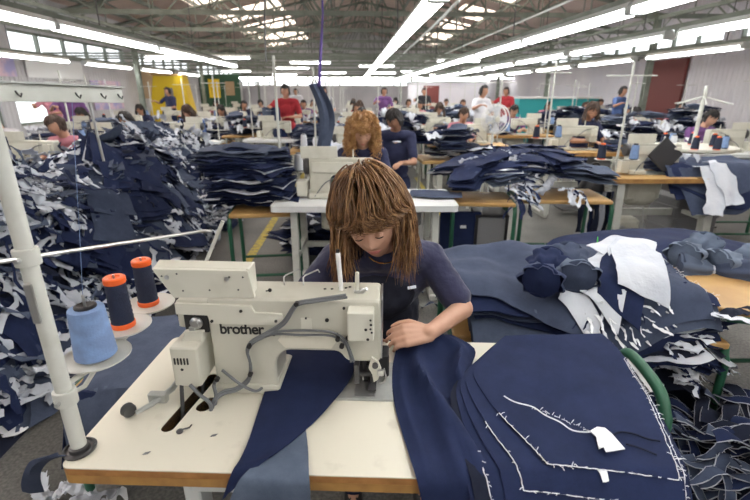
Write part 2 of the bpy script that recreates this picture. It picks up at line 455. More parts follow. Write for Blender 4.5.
o = panel('door_1', WL+.03, 26, 28.2, 0, 2.3, 'dark_green', None, None, .08); tag(o, kind='structure')
hd = MB().cyl((.0, -.8, 1.0), (.08, -.8, 1.0), .03).build('handle', 'steel', o)
o = panel('door_2', WR-.03, 13.0, 14.7, 0, 2.45, 'maroon', None, None, .08); tag(o, kind='structure')
MB().cyl((.0, -.6, 1.0), (-.08, -.6, 1.0), .03).build('handle', 'steel', o)
# yellow booth with an A-shaped face by the window wall
t = empty('yellow_booth', (-7.1, 19.0, 0), 0, 'tall yellow painted booth with sloping sides by the window wall', 'booth')
MB().prism([(-.95, 0), (.95, 0), (.6, 2.15), (-.5, 2.15)], -.3, .3).build('body', 'yellow', t, bevel=.02)
MB().prism([(-.18, .9), (.22, .9), (.18, 1.7), (-.12, 1.7)], -.33, -.295).build('opening_panel', 'grey_box', t)
MB().box(-.55, .65, -.34, .34, 2.13, 2.2).build('top_cap', 'wood', t, bevel=.01)
t = empty('notice_board', (-5.9, 22.0, 0), 0, 'green and yellow notice board standing behind the yellow booth', 'board')
MB().box(-.8, .8, -.03, .03, .8, 2.3).build('panel', 'dark_green', t, bevel=.01)
MB().box(-.6, -.1, -.045, -.03, 1.3, 2.1).build('notice', 'yellow', t); MB().box(.15, .55, -.045, -.03, 1.4, 2.0).build('notice', 'cardboard', t)
for s in (-.75, .75): MB().box(s-.03, s+.03, -.03, .03, 0, .8).build('leg', 'green', t)
# white store room and teal counter on the far side
t = empty('store_cabin', (5.1, 25, 0), 0, 'big plain white site cabin at the far end', 'cabin')
MB().box(-2.0, 1.6, -1.2, 1.2, 0, 2.0).build('wall_panels', 'wall_white', t, bevel=.02)
MB().box(-2.1, 1.7, -1.3, 1.3, 2.0, 2.06).build('roof', 'fixture', t)
MB().box(-1.5, -.7, -1.24, -1.2, 0, 1.85).build('door', 'maroon', t, bevel=.01)
t = empty('counter', (6.6, 15.0, 0), 0, 'long teal painted counter behind the sewing rows', 'counter')
MB().box(-1.3, 1.3, -.3, .3, 0, 1.35).build('body', 'teal', t, bevel=.015)
MB().box(-1.36, 1.36, -.36, .36, 1.35, 1.40).build('worktop', 'white', t, bevel=.01)

# ---------------------------------------------------------------- lights: rows of fluorescent fittings hung under rails
def light_proto(L, tw=.034):
    t = empty('ceiling_light')
    MB().prism([(-.075, .035), (.075, .035), (.045, .085), (-.045, .085)], -L/2, L/2).build('housing', 'fixture', t, bevel=.004)
    for s in (-.042, .042):
        MB().cyl((s, -L/2+.04, 0), (s, L/2-.04, 0), tw/2, n=8).build('tube', 'tube', t, smooth=True)
    for e in (-1, 1):
        MB().box(-.07, .07, e*(L/2)-.02, e*(L/2)+.02, -.02, .05).build('end_cap', 'fixture', t, bevel=.003)
    return t
LP = {2.4: light_proto(2.4), 1.3: light_proto(1.3)}
def rail(name, p, q, w=.04, h=.05, hang=3.3, label=None):
    t = empty(name, p, 0, label, 'rail')
    p, q = Vector(p), Vector(q); d = q-p
    b = MB(); n = Vector((-d.y, d.x, 0)).normalized()*w/2
    b.add([-n, d-n, d+n, n, -n+Vector((0, 0, h)), d-n+Vector((0, 0, h)), d+n+Vector((0, 0, h)), n+Vector((0, 0, h))], [(3, 2, 1, 0), (4, 5, 6, 7), (0, 1, 5, 4), (1, 2, 6, 5), (2, 3, 7, 6), (3, 0, 4, 7)])
    b.build('beam', 'green_beam', t)
    k = max(2, int(d.length/3.0))
    for i in range(k+1):
        c = d*(i/k)
        MB().cyl(c+Vector((0, 0, h)), c+Vector((0, 0, hang-p.z)), .008, n=6).build('hanger_rod', 'dark_steel', t)
    return t
def light_row(x, z, y0, y1, who, gap=.06, skip=()):
    n0 = int((y0+7.5)/(2.4+gap)) if gap < .2 else 0; y0 -= n0*(2.4+gap)
    rail('light_rail', (x, y0, z+.085), (x, y1, z+.085), label=f'green steel rail carrying the {who} of tube lights')
    y = y0+1.2; k = -n0
    while y+1.2 <= y1+.01:
        if k not in skip:
            lab = f'{ORD[min(k, 11)]} tube light along the {who}, counting away' if k >= 0 else f'tube light of the {who} behind the camera'
            place(LP[2.4], (x, y, z), 0, lab, 'ceiling light', f'tube lights of the {who}')
        y += 2.4+gap; k += 1
light_row(.60, 2.15, 1.0, 25.5, 'middle row')
light_row(-2.95, 2.15, 2.6, 12.6, 'row over the big heap')
light_row(-6.55, 2.2, 6.0, 20.9, 'row beside the window wall', gap=.7)
light_row(2.35, 2.17, 1.6, 26.3, 'row over the wooden tables')
light_row(3.75, 2.15, 3.0, 25.2, 'second row out from the middle', gap=.25)
light_row(6.1, 2.2, 4.4, 24.2, 'row nearest the maroon door', gap=.5)
# crosswise fittings in the distance
cross = [(-4.9, 13.4), (-3.4, 13.4), (-1.3, 15.4), (.9, 17.4), (-2.3, 19), (3.2, 14.4), (5.2, 19.4), (-5.2, 22), (-.9, 23.4), (1.5, 23.4), (2.9, 22), (-3.6, 26), (4.9, 26), (-1.5, 29), (1.6, 29), (-4.5, 31), (4.6, 31)]
for i, (x, y) in enumerate(cross):
    place(LP[1.3], (x, y, 2.42), R(90), f'{ORD[i] if i < 12 else "far"} short crosswise tube light under the trusses, counting away', 'ceiling light', 'crosswise tube lights under the trusses')
    t = place_rod = None
for n_, y in enumerate(sorted({c[1] for c in cross})):
    rail('cross_rail', (WL, y, 2.505), (WR, y, 2.505), label=f'{ORD[n_]} thin green crosswise rail with short tube lights, counting away')['group'] = 'crosswise light rails'
# far continuous bright bands
for y in (27.5, 32.5):
    for i in range(7):
        x = -6.2+2.46*i
        place(LP[2.4], (x, y, 2.3), R(90), 'tube light fitting in a crosswise line before the end wall', 'ceiling light', 'tube lights in line before the end wall')
    rail('cross_rail', (WL, y, 2.385), (WR, y, 2.385), label='green rail carrying a full crosswise line of tube lights')['group'] = 'full crosswise light rails'
# slack cord hanging from the middle fitting
b = MB(); b.tube([(.83, 4.6, 2.9), (.8, 4.6, 2.5), (.82, 4.58, 2.2), (.81, 4.6, 2.0)], .008, n=6)
# long conduits crossing under the roof
b = MB(); b.tube([(1.2, 2.0, 2.62), (1.5, 9, 2.68), (1.7, 18, 2.7), (1.9, 30, 2.72)], .022)
tag(b.build('conduit', 'fixture', smooth=True), 'grey conduit pipe running along beside the middle row of lights', 'pipe')
b = MB(); b.tube([(3.0, 2.0, 2.75), (3.1, 9, 2.76), (3.2, 18, 2.78), (3.3, 30, 2.78)], .018)
tag(b.build('conduit', 'fixture', smooth=True), 'thinner grey conduit pipe above the wooden sewing tables', 'pipe')
# ---------------------------------------------------------------- cloth
def nz(x, y, z=0.): return noise.noise(Vector((x, y, z)))
def cloth_grid(b, rows, thick=.002, seed=0):
    """rows of equal length world points -> a closed sheet of real thickness"""
    n = len(rows[0]); m = len(rows); P = [p for r in rows for p in r]
    N = []
    for i in range(m):
        for j in range(n):
            a = rows[min(i+1, m-1)][j]-rows[max(i-1, 0)][j]; c = rows[i][min(j+1, n-1)]-rows[i][max(j-1, 0)]
            v = c.cross(a); N.append(v.normalized() if v.length > 1e-9 else Vector((0, 0, 1)))
    if sum(v.z for v in N) < 0: N = [-v for v in N]; flip = True
    else: flip = False
    vs = [p+N[k]*thick/2 for k, p in enumerate(P)] + [p-N[k]*thick/2 for k, p in enumerate(P)]
    k = m*n; fs = []
    for i in range(m-1):
        for j in range(n-1):
            a, c, d, e = i*n+j, i*n+j+1, (i+1)*n+j+1, (i+1)*n+j
            f = (a, c, d, e) if not flip else (e, d, c, a)
            fs.append(f); fs.append(tuple(q+k for q in reversed(f)))
    bd = [j for j in range(n)] + [i*n+n-1 for i in range(1, m)] + [(m-1)*n+j for j in range(n-2, -1, -1)] + [i*n for i in range(m-2, 0, -1)]
    for i in range(len(bd)):
        a, c = bd[i], bd[(i+1) % len(bd)]
        fs.append((a, a+k, c+k, c) if not flip else (c, c+k, a+k, a))
    b.add(vs, fs)
    return bd, P
def outline(kind, r):
    """half widths (left, right) of a cut piece along its length, t in 0..1"""
    if kind == 'leg':
        def f(t):
            l = .5-.12*t+.05*math.sin(t*3); q = .5-.10*t
            if t < .28: q += .28*(1-t/.28)**1.6
            return l, q
    elif kind == 'yoke':
        def f(t): return .5-.08*math.cos(t*6), .5+.10*math.sin(t*4)
    elif kind == 'pocket':
        def f(t):
            e = 1 if t < .7 else (1-(t-.7)/.3*.55)
            return .5*e, .5*e
    else:
        ph = r.random()*9
        def f(t):
            return .15+.35*abs(math.sin(2.2*t+ph))+.06*math.sin(17*t+ph), .18+.3*abs(math.cos(2.7*t+ph))+.05*math.sin(23*t)
    return f
def sheet(b, cx, cy, rz, L, W, kind, H, lift=0, amp=.012, freq=5, seed=0, nu=10, nv=6, tilt=0, thick=.003, rag=0):
    """one cut piece lying on the surface H(x, y)"""
    r = random.Random(seed); f = outline(kind, r); c, s = math.cos(rz), math.sin(rz); rows = []
    for i in range(nu+1):
        t = i/nu; l, q = f(t); row = []
        if rag: l += r.uniform(-rag, rag); q += r.uniform(-rag, rag)
        for j in range(nv+1):
            v = -l+(l+q)*j/nv
            u = (t-.5)*L; w = v*W
            x = cx+u*c-w*s; y = cy+u*s+w*c
            z = H(x, y)+lift+tilt*(t-.3)+amp*(nz(x*freq, y*freq, seed*.37)+.5*nz(x*freq*2.3, y*freq*2.3, seed))
            row.append(Vector((x, y, z)))
        rows.append(row)
    return cloth_grid(b, rows, thick)
def fringe(b, pts, r, length=.02, step=2, prob=.8):
    """loose white threads and a ragged selvedge along an edge"""
    for i in range(0, len(pts)-1, 1):
        p, q = pts[i], pts[i+1]; d = q-p
        if d.length < 1e-5: continue
        k = max(1, int(d.length/.006))
        for j in range(k):
            if r.random() > prob: continue
            a = p+d*(j/k); e = Vector((r.uniform(-1, 1), r.uniform(-1, 1), r.uniform(-.3, .6)))*length*r.uniform(.4, 1)
            b.tube([a, a+e*.5+Vector((0, 0, .002)), a+e], .0009, n=3)
        b.tube([p+Vector((0, 0, .001)), p+d*.5+Vector((r.uniform(-1, 1), r.uniform(-1, 1), .3))*.0015, q+Vector((0, 0, .001))], .0013, n=4)

def bundle_proto(seed, L=.62, W=.30, layers=7, mats=('denim_dark', 'pocketing', 'denim_mid'), kind='leg', white=.35, amp=.03):
    """a bundle of cut pieces lying one on another, edges fanned out"""
    r = random.Random(seed); b = MB(); z = .004
    for k in range(layers):
        b.cur = 0 if (r.random() > white or k == layers-1) else r.choice([1, 2])
        sheet(b, r.uniform(-.035, .035), r.uniform(-.035, .035), r.uniform(-.13, .13), L*r.uniform(.9, 1.04), W*r.uniform(.9, 1.08), kind,
              lambda x, y: .035*math.exp(-((x/.25)**2+(y/.15)**2))*(1+.5*math.sin(x*13+seed)), lift=z, amp=amp*(.4+.6*k/layers), freq=4.5, seed=seed*7+k, nu=9, nv=5, thick=.004, rag=.02 if b.cur else 0)
        z += r.uniform(.011, .019)
    o = b.build('denim_bundle', list(mats), smooth=True, angle=60)
    return o
def rag_proto(seed, size=.2, m='pocketing', name='cloth_scrap', amp=.05, asp=1.):
    r = random.Random(seed); b = MB()
    sheet(b, 0, 0, 0, size*1.3, size*asp, 'scrap', lambda x, y: .02, amp=amp, freq=9, seed=seed, nu=18, nv=6, thick=.002, rag=.11)
    o = b.build(name, m, smooth=True, angle=60)
    mz = min(v.co.z for v in o.data.vertices)
    o.data.transform(Matrix.Translation((0, 0, -mz)))
    return o
def tuft_proto(seed, mats, n=12, size=.16, wk=1):
    """a tangle of narrow torn strips and threads"""
    r = random.Random(seed); b = MB()
    for k in range(n):
        b.cur = r.choice(range(len(mats))) if k % 3 else 0
        p = Vector((r.uniform(-1, 1)*size*.45, r.uniform(-1, 1)*size*.45, r.uniform(.01, .06))); a = r.gauss(0, .9); w = r.uniform(.006, .028)*wk; rows = []; L = size*r.uniform(.7, 1.5)
        for i in range(8):
            a += r.uniform(-.5, .5); d = Vector((math.cos(a), math.sin(a), r.uniform(-.5, .45))); p = p+d*L/8; p.z = max(.004, p.z)
            s = Vector((-d.y, d.x, r.uniform(-.7, .7)))*w*r.uniform(.5, 1.2); rows.append([p-s, p+Vector((0, 0, w*.25)), p+s])
        cloth_grid(b, rows, .002)
    o = b.build('frayed_tangle', list(mats), smooth=True, angle=60)
    return o
def drop(proto, x, y, H, rz, label, cat, group=None, sc=1, lift=0, flat=False):
    """lay a copy on the surface H with its slope"""
    if proto.get('_used'): o = proto.copy(); COL.objects.link(o)
    else: o = proto
    proto['_used'] = 1
    e = .12; gx = (H(x+e, y)-H(x-e, y))/(2*e); gy = (H(x, y+e)-H(x, y-e))/(2*e)
    gm = math.hypot(gx, gy); kk = min(1, 1.1/gm) if gm > 1e-6 else 1
    n = Vector((-gx*kk, -gy*kk, 1)).normalized(); q = Vector((0, 0, 1)).rotation_difference(n) if not flat else Euler((0, 0, 0)).to_quaternion()
    o.rotation_mode = 'XYZ'; o.rotation_euler = (q.to_matrix() @ Matrix.Rotation(rz, 3, 'Z')).to_euler()
    o.location = (x, y, H(x, y)+lift); o.scale = (sc,)*3
    return tag(o, label, cat, group)

# ---------------------------------------------------------------- people
def capsule(b, p0, p1, r0, r1, n=14):
    b.cyl(p0, p1, r0, r1, n); b.ball(p0, r0, n); b.ball(p1, r1, n)
def fused(name, b, m, voxel, parent=None, smooth_it=6, disp=None):
    o = b.build(name, m, parent, smooth=True, angle=180)
    q = o.modifiers.new('skin', 'REMESH'); q.mode = 'VOXEL'; q.voxel_size = voxel; q.use_smooth_shade = True
    s = o.modifiers.new('soft', 'SMOOTH'); s.iterations = smooth_it; s.factor = .5
    if disp:
        tx = bpy.data.textures.new(name+'_folds', 'CLOUDS'); tx.noise_scale = disp[0]
        d = o.modifiers.new('folds', 'DISPLACE'); d.texture = tx; d.strength = disp[1]; d.mid_level = .5; d.texture_coords = 'LOCAL'
    dg = bpy.context.evaluated_depsgraph_get(); me = bpy.data.meshes.new_from_object(o.evaluated_get(dg)); o.modifiers.clear(); o.data = me
    me.polygons.foreach_set('use_smooth', [True]*len(me.polygons))
    return o
def head_shape(p):
    """unit-sphere point -> adult head (face towards -y, ears at x = +-.076, crown up)"""
    x, y, z = p.x*.075, p.y*.095, p.z*.118
    g = lambda cx, cz, sx, sz: math.exp(-((x-cx)/sx)**2-((z-cz)/sz)**2)
    front = max(0, -p.y)
    if z < 0:
        k = (-z/.118)**1.4; x *= 1-.36*k
        if y > 0: y *= 1-.5*k
        else: y *= 1-.10*k
    else: y *= 1+.06*p.z
    if front > 0:
        y += .006*front                                              # flatter face
        y -= .021*g(0, -.022, .011, .012)+.013*g(0, -.005, .009, .022)   # nose tip and bridge
        y -= .005*(g(-.012, -.027, .006, .007)+g(.012, -.027, .006, .007))
        y += .0095*(g(-.031, .012, .017, .012)+g(.031, .012, .017, .012)) # sockets
        y -= .005*(g(-.03, .033, .022, .008)+g(.03, .033, .022, .008))    # brow
        y -= .0055*g(0, -.056, .021, .008)                                # lips
        y += .003*g(0, -.068, .02, .005)
        y -= .006*g(0, -.092, .022, .016)                                 # chin
        y -= .005*(g(-.045, -.02, .02, .022)+g(.045, -.02, .02, .022))    # cheeks
    return Vector((x, y, z))
def head_into(b, X, n=40):
    vs = []; fs = []; m = n
    for j in range(m+1):
        t = math.pi*j/m
        for i in range(n):
            a = 2*math.pi*i/n; vs.append(X @ head_shape(Vector((math.sin(t)*math.cos(a), math.sin(t)*math.sin(a), math.cos(t)))))
    for j in range(m):
        for i in range(n):
            k = (i+1) % n; fs.append((j*n+i, (j+1)*n+i, (j+1)*n+k, j*n+k))
    b.add(vs, fs)
    for s in (-1, 1):
        b.ball(X @ Vector((s*.077, .008, -.005)), (.008, .016, .030), 8, X.to_3x3())
        b.ball(X @ Vector((s*.031, -.083, .010)), (.0135, .010, .0095), 10, X.to_3x3())    # lids over the eyes
def face_parts(t, X, brow='lash', lips=True):
    f = lambda x, z: X @ (head_shape(Vector((x/.075, -math.sqrt(max(.02, 1-(x/.075)**2-(z/.118)**2)), z/.118))) + Vector((0, -.0015, 0)))
    for s in (-1, 1):
        MB().tube([f(s*(.016+.006*i), .027+.004*math.sin(i*.9)) for i in range(5)], .0028, 5, [.6, 1, 1, .8, .4]).build('eyebrow', brow, t, smooth=True)
        MB().tube([X @ Vector((s*(.0185+.0063*i), -.0925+.0015*abs(i-2)**1.5, .004-.0016*math.sin(i*.8))) for i in range(5)], .0017, 5, [.5, 1, 1, 1, .5]).build('eyelashes', 'lash', t, smooth=True)
    if lips:
        b = MB()
        b.tube([f(-.023+.0115*i, -.053-.001*abs(i-2)) + (X.to_3x3() @ Vector((0, .001, 0))) for i in range(5)], .0042, 6, [.3, .9, .8, .9, .3])
        b.tube([f(-.020+.010*i, -.0595+.0012*abs(i-2)) + (X.to_3x3() @ Vector((0, .001, 0))) for i in range(5)], .0050, 6, [.3, .9, 1, .9, .3])
        b.build('lips', 'lip', t, smooth=True)
def hand_into(b, wrist, d, nrm, curl=.5, side=1, r=.0085, s=1):
    """palm, four bent fingers and a thumb; d = way the hand points, nrm = back of the hand"""
    d = Vector(d).normalized(); nrm = Vector(nrm); nrm = (nrm-d*nrm.dot(d)).normalized(); w = d.cross(nrm)*side
    wrist = Vector(wrist)
    for k in range(4):
        o = (k-1.5)*.0205*s
        capsule(b, wrist+w*o*.55, wrist+d*.082*s+w*o, .0145*s, .0115*s, 8)
        L = [.068, .078, .072, .056][k]*s; base = wrist+d*.084*s+w*o
        a = curl*.5; p = base
        for q, fr in enumerate((.44, .32, .24)):
            dd = d*math.cos(a)-nrm*math.sin(a); e = p+dd*L*fr
            capsule(b, p, e, r*s*(1-.09*q), r*s*(.91-.09*q), 8); p = e; a += curl*.75
    t0 = wrist+d*.022*s-w*.026*s; t1 = t0+(d*.75-w*.62-nrm*.25).normalized()*.042*s; t2 = t1+(d*.95-w*.10-nrm*.35).normalized()*.032*s; t3 = t2+(d*.95+w*.2-nrm*.3).normalized()*.024*s
    capsule(b, t0, t1, .0135*s, .0105*s, 8); capsule(b, t1, t2, .0105*s, .0095*s, 8); capsule(b, t2, t3, .0095*s, .0075*s, 8)
def hair_into(b, c, X, n, length, spread=1.12, part=(.0, .03), fringe_len=.12, r0=.0055, seed=0, grav=.35, curl=0, npts=16, sweep=.35, nm=1, fsweep=0):
    """locks that start at the crown, lie over the skull to either side of the face and then hang straight down"""
    r = random.Random(seed); Xi = X.inverted(); X3 = X.to_3x3(); Xi3 = X3.inverted(); G = Vector((0, 0, -1)); k = 0; tries = 0
    while k < n and tries < n*6:
        tries += 1
        a = r.uniform(0, 2*math.pi); t = (r.random()**.7)*1.45
        d = Vector((math.sin(t)*math.cos(a), math.sin(t)*math.sin(a), math.cos(t)))
        if d.y < -.30 and d.z < .66: continue
        if d.z < .1 and d.y < .1: continue
        k += 1
        layer = 1.03+(spread-1.03)*r.random(); ax = Vector((.079*layer, .100*layer, .122*layer))
        l = Vector((d.x*ax.x, d.y*ax.y, d.z*ax.z)); pts = [X @ (l/layer*.99)]
        front = d.y < -.06 and abs(d.x) < .62; fs_ = 1 if l.x > part[0]-.025*(fsweep > 0) else -1; zs = r.uniform(.045, .10); zd = r.uniform(-.03, .045)
        if front and layer > 1.25: layer = r.uniform(1.06, 1.25); ax = Vector((.079*layer, .100*layer, .122*layer)); l = Vector((d.x*ax.x, d.y*ax.y, d.z*ax.z))
        L = (fringe_len if front else length)*r.uniform(.72, 1.05); st = L/npts
        out = Vector((l.x-part[0], l.y-part[1], 0)); out = out.normalized() if out.length > 1e-4 else Vector((1, 0, 0))
        sgn = 1 if (l.x+r.gauss(0, .012) > part[0]) else -1
        b.cur = 0 if nm < 2 else (1 if r.random() < .48 else 0)
        v = (out+Vector((sgn*sweep, -.5 if front else 0, 0))+(Vector((fsweep, 0, 0)) if front else Vector())).normalized()
        cw = Vector((r.uniform(-1, 1), r.uniform(-1, 1), r.uniform(-1, 1)))*.06; ph = r.uniform(0, 6.3); att = True; p = X @ l
        for i in range(npts):
            if att:
                nn = Vector((l.x/ax.x**2, l.y/ax.y**2, l.z/ax.z**2)).normalized()
                v = v+(Xi3 @ G)*grav*.5+cw*.5
                if l.y < -.015 and not front and l.z < .10: v = v+Vector((sgn*.9, .35, 0))
                if front and l.z < zs: v = v+Vector((fs_*(.5+fsweep), 0, 0))
                v = (v-nn*v.dot(nn)).normalized(); l = l+v*st
                e = math.sqrt((l.x/ax.x)**2+(l.y/ax.y)**2+(l.z/ax.z)**2); l = l/e
                if not front and l.y < -.03 and l.z < .07 and abs(l.x) < .060: l.x = sgn*(abs(l.x)+.010)
                p = X @ l
                if l.z < zd and not front or (X3 @ nn).z < -.15: att = False; vw = (X3 @ v).normalized()
            else:
                vw = (vw+G*.30+cw).normalized(); p = p+vw*st
                q_ = Xi @ p; e = math.sqrt((q_.x/ax.x)**2+(q_.y/ax.y)**2+(q_.z/ax.z)**2)
                if e < 1:
                    q_ = q_/e
                    if q_.y < -.03 and abs(q_.x) < .068: q_.x = sgn*.070
                    p = X @ q_
            q = p.copy()
            if curl: q += Vector((math.sin(ph+i*1.15), math.cos(ph*1.3+i*1.15), .4*math.sin(i*1.7+ph)))*curl*min(1, i/4)
            else: q += Vector((math.sin(ph+i*.55), math.cos(ph+i*.55), 0))*.0035*min(1, i/5)
            pts.append(q)
        b.tube(pts, r0*r.uniform(.6, 1.2), 4, [1-.8*(i/npts)**2 for i in range(npts+1)])
def hair_cap(b, X, k=1.05, low=-.2, n=18):
    vs = []; fs = []; m = 10
    for j in range(m+1):
        t = math.pi*.60*j/m
        for i in range(n):
            a = 2*math.pi*i/n; d = Vector((math.sin(t)*math.cos(a), math.sin(t)*math.sin(a), math.cos(t)))
            vs.append(X @ Vector((d.x*.079*k, d.y*.099*k, d.z*.122*k)))
    for j in range(m):
        for i in range(n):
            q = (i+1) % n; a = 2*math.pi*(i+.5)/n; t = math.pi*.60*(j+.5)/m
            if math.sin(t)*math.sin(a) < -.28 and math.cos(t) < .62: continue
            fs.append((j*n+i, (j+1)*n+i, (j+1)*n+q, j*n+q))
    b.add(vs, fs)
    b.ball(X @ Vector((0, .035, -.02)), (.070*k, .070*k, .092*k), 14, X.to_3x3())
def person(label, loc, rz, J, voxel=.012, shirt='shirt_navy', hair='hair_dark', skin='skin', style='short', group=None, det=14, apron=None, seed=3, sleeve=.75, trousers='denim_dark', face=True, belly=1, hand_curl=(.6, .6), cat='person', hair_kw=None, smooth_it=4):
    """J: joints in the person's own space. One fused body; clothes and hair are its children."""
    t = empty('person', loc, rz, label, cat, group)
    V = lambda k: Vector(J[k])
    b = MB(); HX = Matrix.Translation(V('head')) @ Euler(J.get('head_rot', (0, 0, 0))).to_matrix().to_4x4()
    head_into(b, HX, 40 if voxel < .008 else 22)
    nk = HX @ Vector((0, .028, -.06))
    capsule(b, nk, V('neck'), .052, .058, det)
    ch, pv, nb = V('chest'), V('pelvis'), V('neck'); mid = (ch+pv)/2
    def torso(b, g):
        # shoulders, rib cage, waist and pelvis as fused rounded volumes
        for s in 'RL':
            capsule(b, nb+Vector((0, 0, -.045)), V('sh'+s), .055+g, .044+g, det)
            capsule(b, V('sh'+s)+Vector((0, 0, -.02)), ch+(V('sh'+s)-nb)*.30, .048+g, .082+g, det)
        ax = (V('shR')-V('shL')).normalized(); up = (nb-pv).normalized(); fr = up.cross(ax)
        B = Matrix((ax, fr, up)).transposed()
        b.ball(ch, (.145+g, .105+g, .17), 16, B); b.ball(mid, (.135*belly+g, .105*belly+g, .17), 16, B); b.ball(pv, (.155+g, .12+g, .12), 16, B)
    torso(b, 0)
    for s in 'RL':
        capsule(b, V('sh'+s), V('el'+s), .046, .038, det); capsule(b, V('el'+s), V('wr'+s), .037, .025, det)
        d = V('hd'+s); hand_into(b, V('wr'+s), d, J.get('hn'+s, (0, 0, 1)), hand_curl[0 if s == 'R' else 1], side=1 if s == 'R' else -1, r=.0088 if voxel < .008 else .0115)
        capsule(b, V('hp'+s), V('kn'+s), .075, .055, det); capsule(b, V('kn'+s), V('an'+s), .055, .036, det)
        capsule(b, V('an'+s)+Vector((0, .02, -.04)), V('an'+s)+Vector((0, -.14, -.055)), .032, .026, det)
    body = fused('body', b, skin, voxel, t, smooth_it)
    # shirt
    b = MB(); torso(b, .014)
    for s in 'RL':
        e = V('sh'+s).lerp(V('el'+s), sleeve) if sleeve <= 1 else V('el'+s)
        capsule(b, V('sh'+s), e, .058, .056, det)
        if sleeve > 1: capsule(b, V('el'+s), V('el'+s).lerp(V('wr'+s), sleeve-1), .052, .036, det)
    fused('shirt', b, shirt, max(voxel, .007), t, 4, (.05, .012))
    b = MB(); b.ball(pv+Vector((0, .01, -.03)), (.165, .12, .10), 16)
    for s in 'RL':
        capsule(b, V('hp'+s), V('kn'+s), .088, .068, det); capsule(b, V('kn'+s), V('an'+s), .066, .05, det)
    fused('trousers', b, trousers, .013, t, 3, (.06, .012))
    for s in 'RL':
        capsule(b := MB(), V('an'+s)+Vector((0, .03, -.05)), V('an'+s)+Vector((0, -.15, -.06)), .04, .034, 10)
        fused('shoe', b, 'black', .01, t, 2)
    b = MB(); hair_cap(b, HX)
    kw = dict(n=90, length=.12, r0=.010, npts=8, spread=1.10, seed=seed, fringe_len=.05)
    if style == 'bob': kw.update(n=130, length=.22, fringe_len=.09)
    if style == 'long': kw.update(n=150, length=.34, fringe_len=.10)
    if style == 'tail': kw.update(n=90, length=.10)
    if hair_kw: kw.update(hair_kw)
    hair_into(b, V("head"), HX, **kw)
    if style == 'tail':
        p = HX @ Vector((0, .10, .03)); b.tube([p, p+Vector((0, .05, -.02)), p+Vector((0, .06, -.12)), p+Vector((0, .04, -.22))], .028, 8, [1, 1.1, .9, .3])
    b.build('hair', hair, t, smooth=True)
    if face: face_parts(t, HX, brow='hair_dark')
    return t, HX
def smooth_pts(pts, k=5):
    """Catmull-Rom through the points"""
    P = [Vector(p) for p in pts]; out = []
    for i in range(len(P)-1):
        a, b_, c, d = P[max(0, i-1)], P[i], P[i+1], P[min(len(P)-1, i+2)]
        for j in range(k):
            t = j/k; out.append(.5*((2*b_)+(c-a)*t+(2*a-5*b_+4*c-d)*t*t+(3*b_-a-3*c+d)*t**3))
    out.append(P[-1]); return out
# ---------------------------------------------------------------- the big sewing table nearest the camera
OX, OY, TA = -.668, .811, R(-4.8)
EXv = Vector((math.cos(TA), math.sin(TA), 0)); EYv = Vector((-math.sin(TA), math.cos(TA), 0)); O0 = Vector((OX, OY, 0))
def toL(p): d = p-O0; return Vector((d.dot(EXv), d.dot(EYv), p.z))
def toW(x, y, z): return O0+EXv*x+EYv*y+Vector((0, 0, z))
def lv(px, py, yl):
    r = ray(px, py); t = (yl+O0.dot(EYv))/r.dot(EYv); return toL(Vector((r.x*t, r.y*t, CAM_H+r.z*t)))
def lz(px, py, z): return toL(atz(px, py, z))
from mathutils.geometry import tessellate_polygon
def plate_holes(b, outer, holes, z0, z1):
    polys = [[Vector((x, y, 0)) for x, y in q] for q in [outer]+holes]; flat = [p for q in polys for p in q]; tris = tessellate_polygon(polys)
    n = len(flat); vs = [(p.x, p.y, z1) for p in flat]+[(p.x, p.y, z0) for p in flat]; fs = []
    for t in tris:
        a, c, d = (flat[i] for i in t); up = (c-a).cross(d-a).z > 0; t = tuple(t) if up else tuple(reversed(t))
        fs.append(t); fs.append(tuple(i+n for i in reversed(t)))
    o = 0
    for q in polys:
        m = len(q)
        for i in range(m): fs.append((o+i, o+i+n, o+(i+1) % m+n, o+(i+1) % m))
        o += m
    b.add(vs, fs)
def stadium(p, q, r, n=8):
    p, q = Vector((*p, 0)), Vector((*q, 0)); d = (q-p).normalized(); a0 = math.atan2(d.y, d.x); out = []
    for c, s in ((p, math.pi/2), (q, -math.pi/2)):
        for i in range(n+1):
            a = a0+s+math.pi*i/n; out.append((c.x+math.cos(a)*r, c.y+math.sin(a)*r))
    return out
def rrect(x0, x1, y0, y1, r, n=5):
    o = []
    for cx, cy, a in ((x1-r, y1-r, 0), (x0+r, y1-r, 90), (x0+r, y0+r, 180), (x1-r, y0+r, 270)):
        for i in range(n+1): t = R(a+90*i/n); o.append((cx+math.cos(t)*r, cy+math.sin(t)*r))
    return o
TW, TD = 1.24, .565
tb = empty('sewing_table', (OX, OY, 0), TA, 'cream-topped sewing table with two-ply wooden edge, largest and closest', 'table')
outer = rrect(0, TW, 0, TD, .022)
holes = [stadium((.185, .135), (.215, .345), .017), stadium((.243, .215), (.252, .235), .020)]
holes2 = [stadium((.185, .135), (.215, .345), .024), stadium((.243, .215), (.252, .235), .027)]
for nm, m, z0, z1 in (('tabletop', 'laminate', .757, .760), ('upper_ply', 'ply', .7395, .757), ('lower_ply', 'wood_edge', .716, .7385)):
    b = MB(); plate_holes(b, outer, holes if nm == 'tabletop' else holes2, z0, z1); b.build(nm, m, tb, fix=False)
b = MB(); plate_holes(b, rrect(.003, TW-.003, .003, TD-.003, .02), holes2, .7385, .7395); b.build('glue_line', 'black', tb)
for x in (.27, TW-.17):
    for y in (.07, TD-.08): MB().box(x-.02, x+.02, y-.03, y+.03, .03, .716, c=.004).build('leg', 'fixture', tb)
    MB().box(x-.022, x+.022, -.02, TD+.02, 0, .035, c=.005).build('foot', 'fixture', tb)
MB().box(.29, TW-.19, .30, .34, .18, .22, c=.004).build('crossbar', 'fixture', tb)
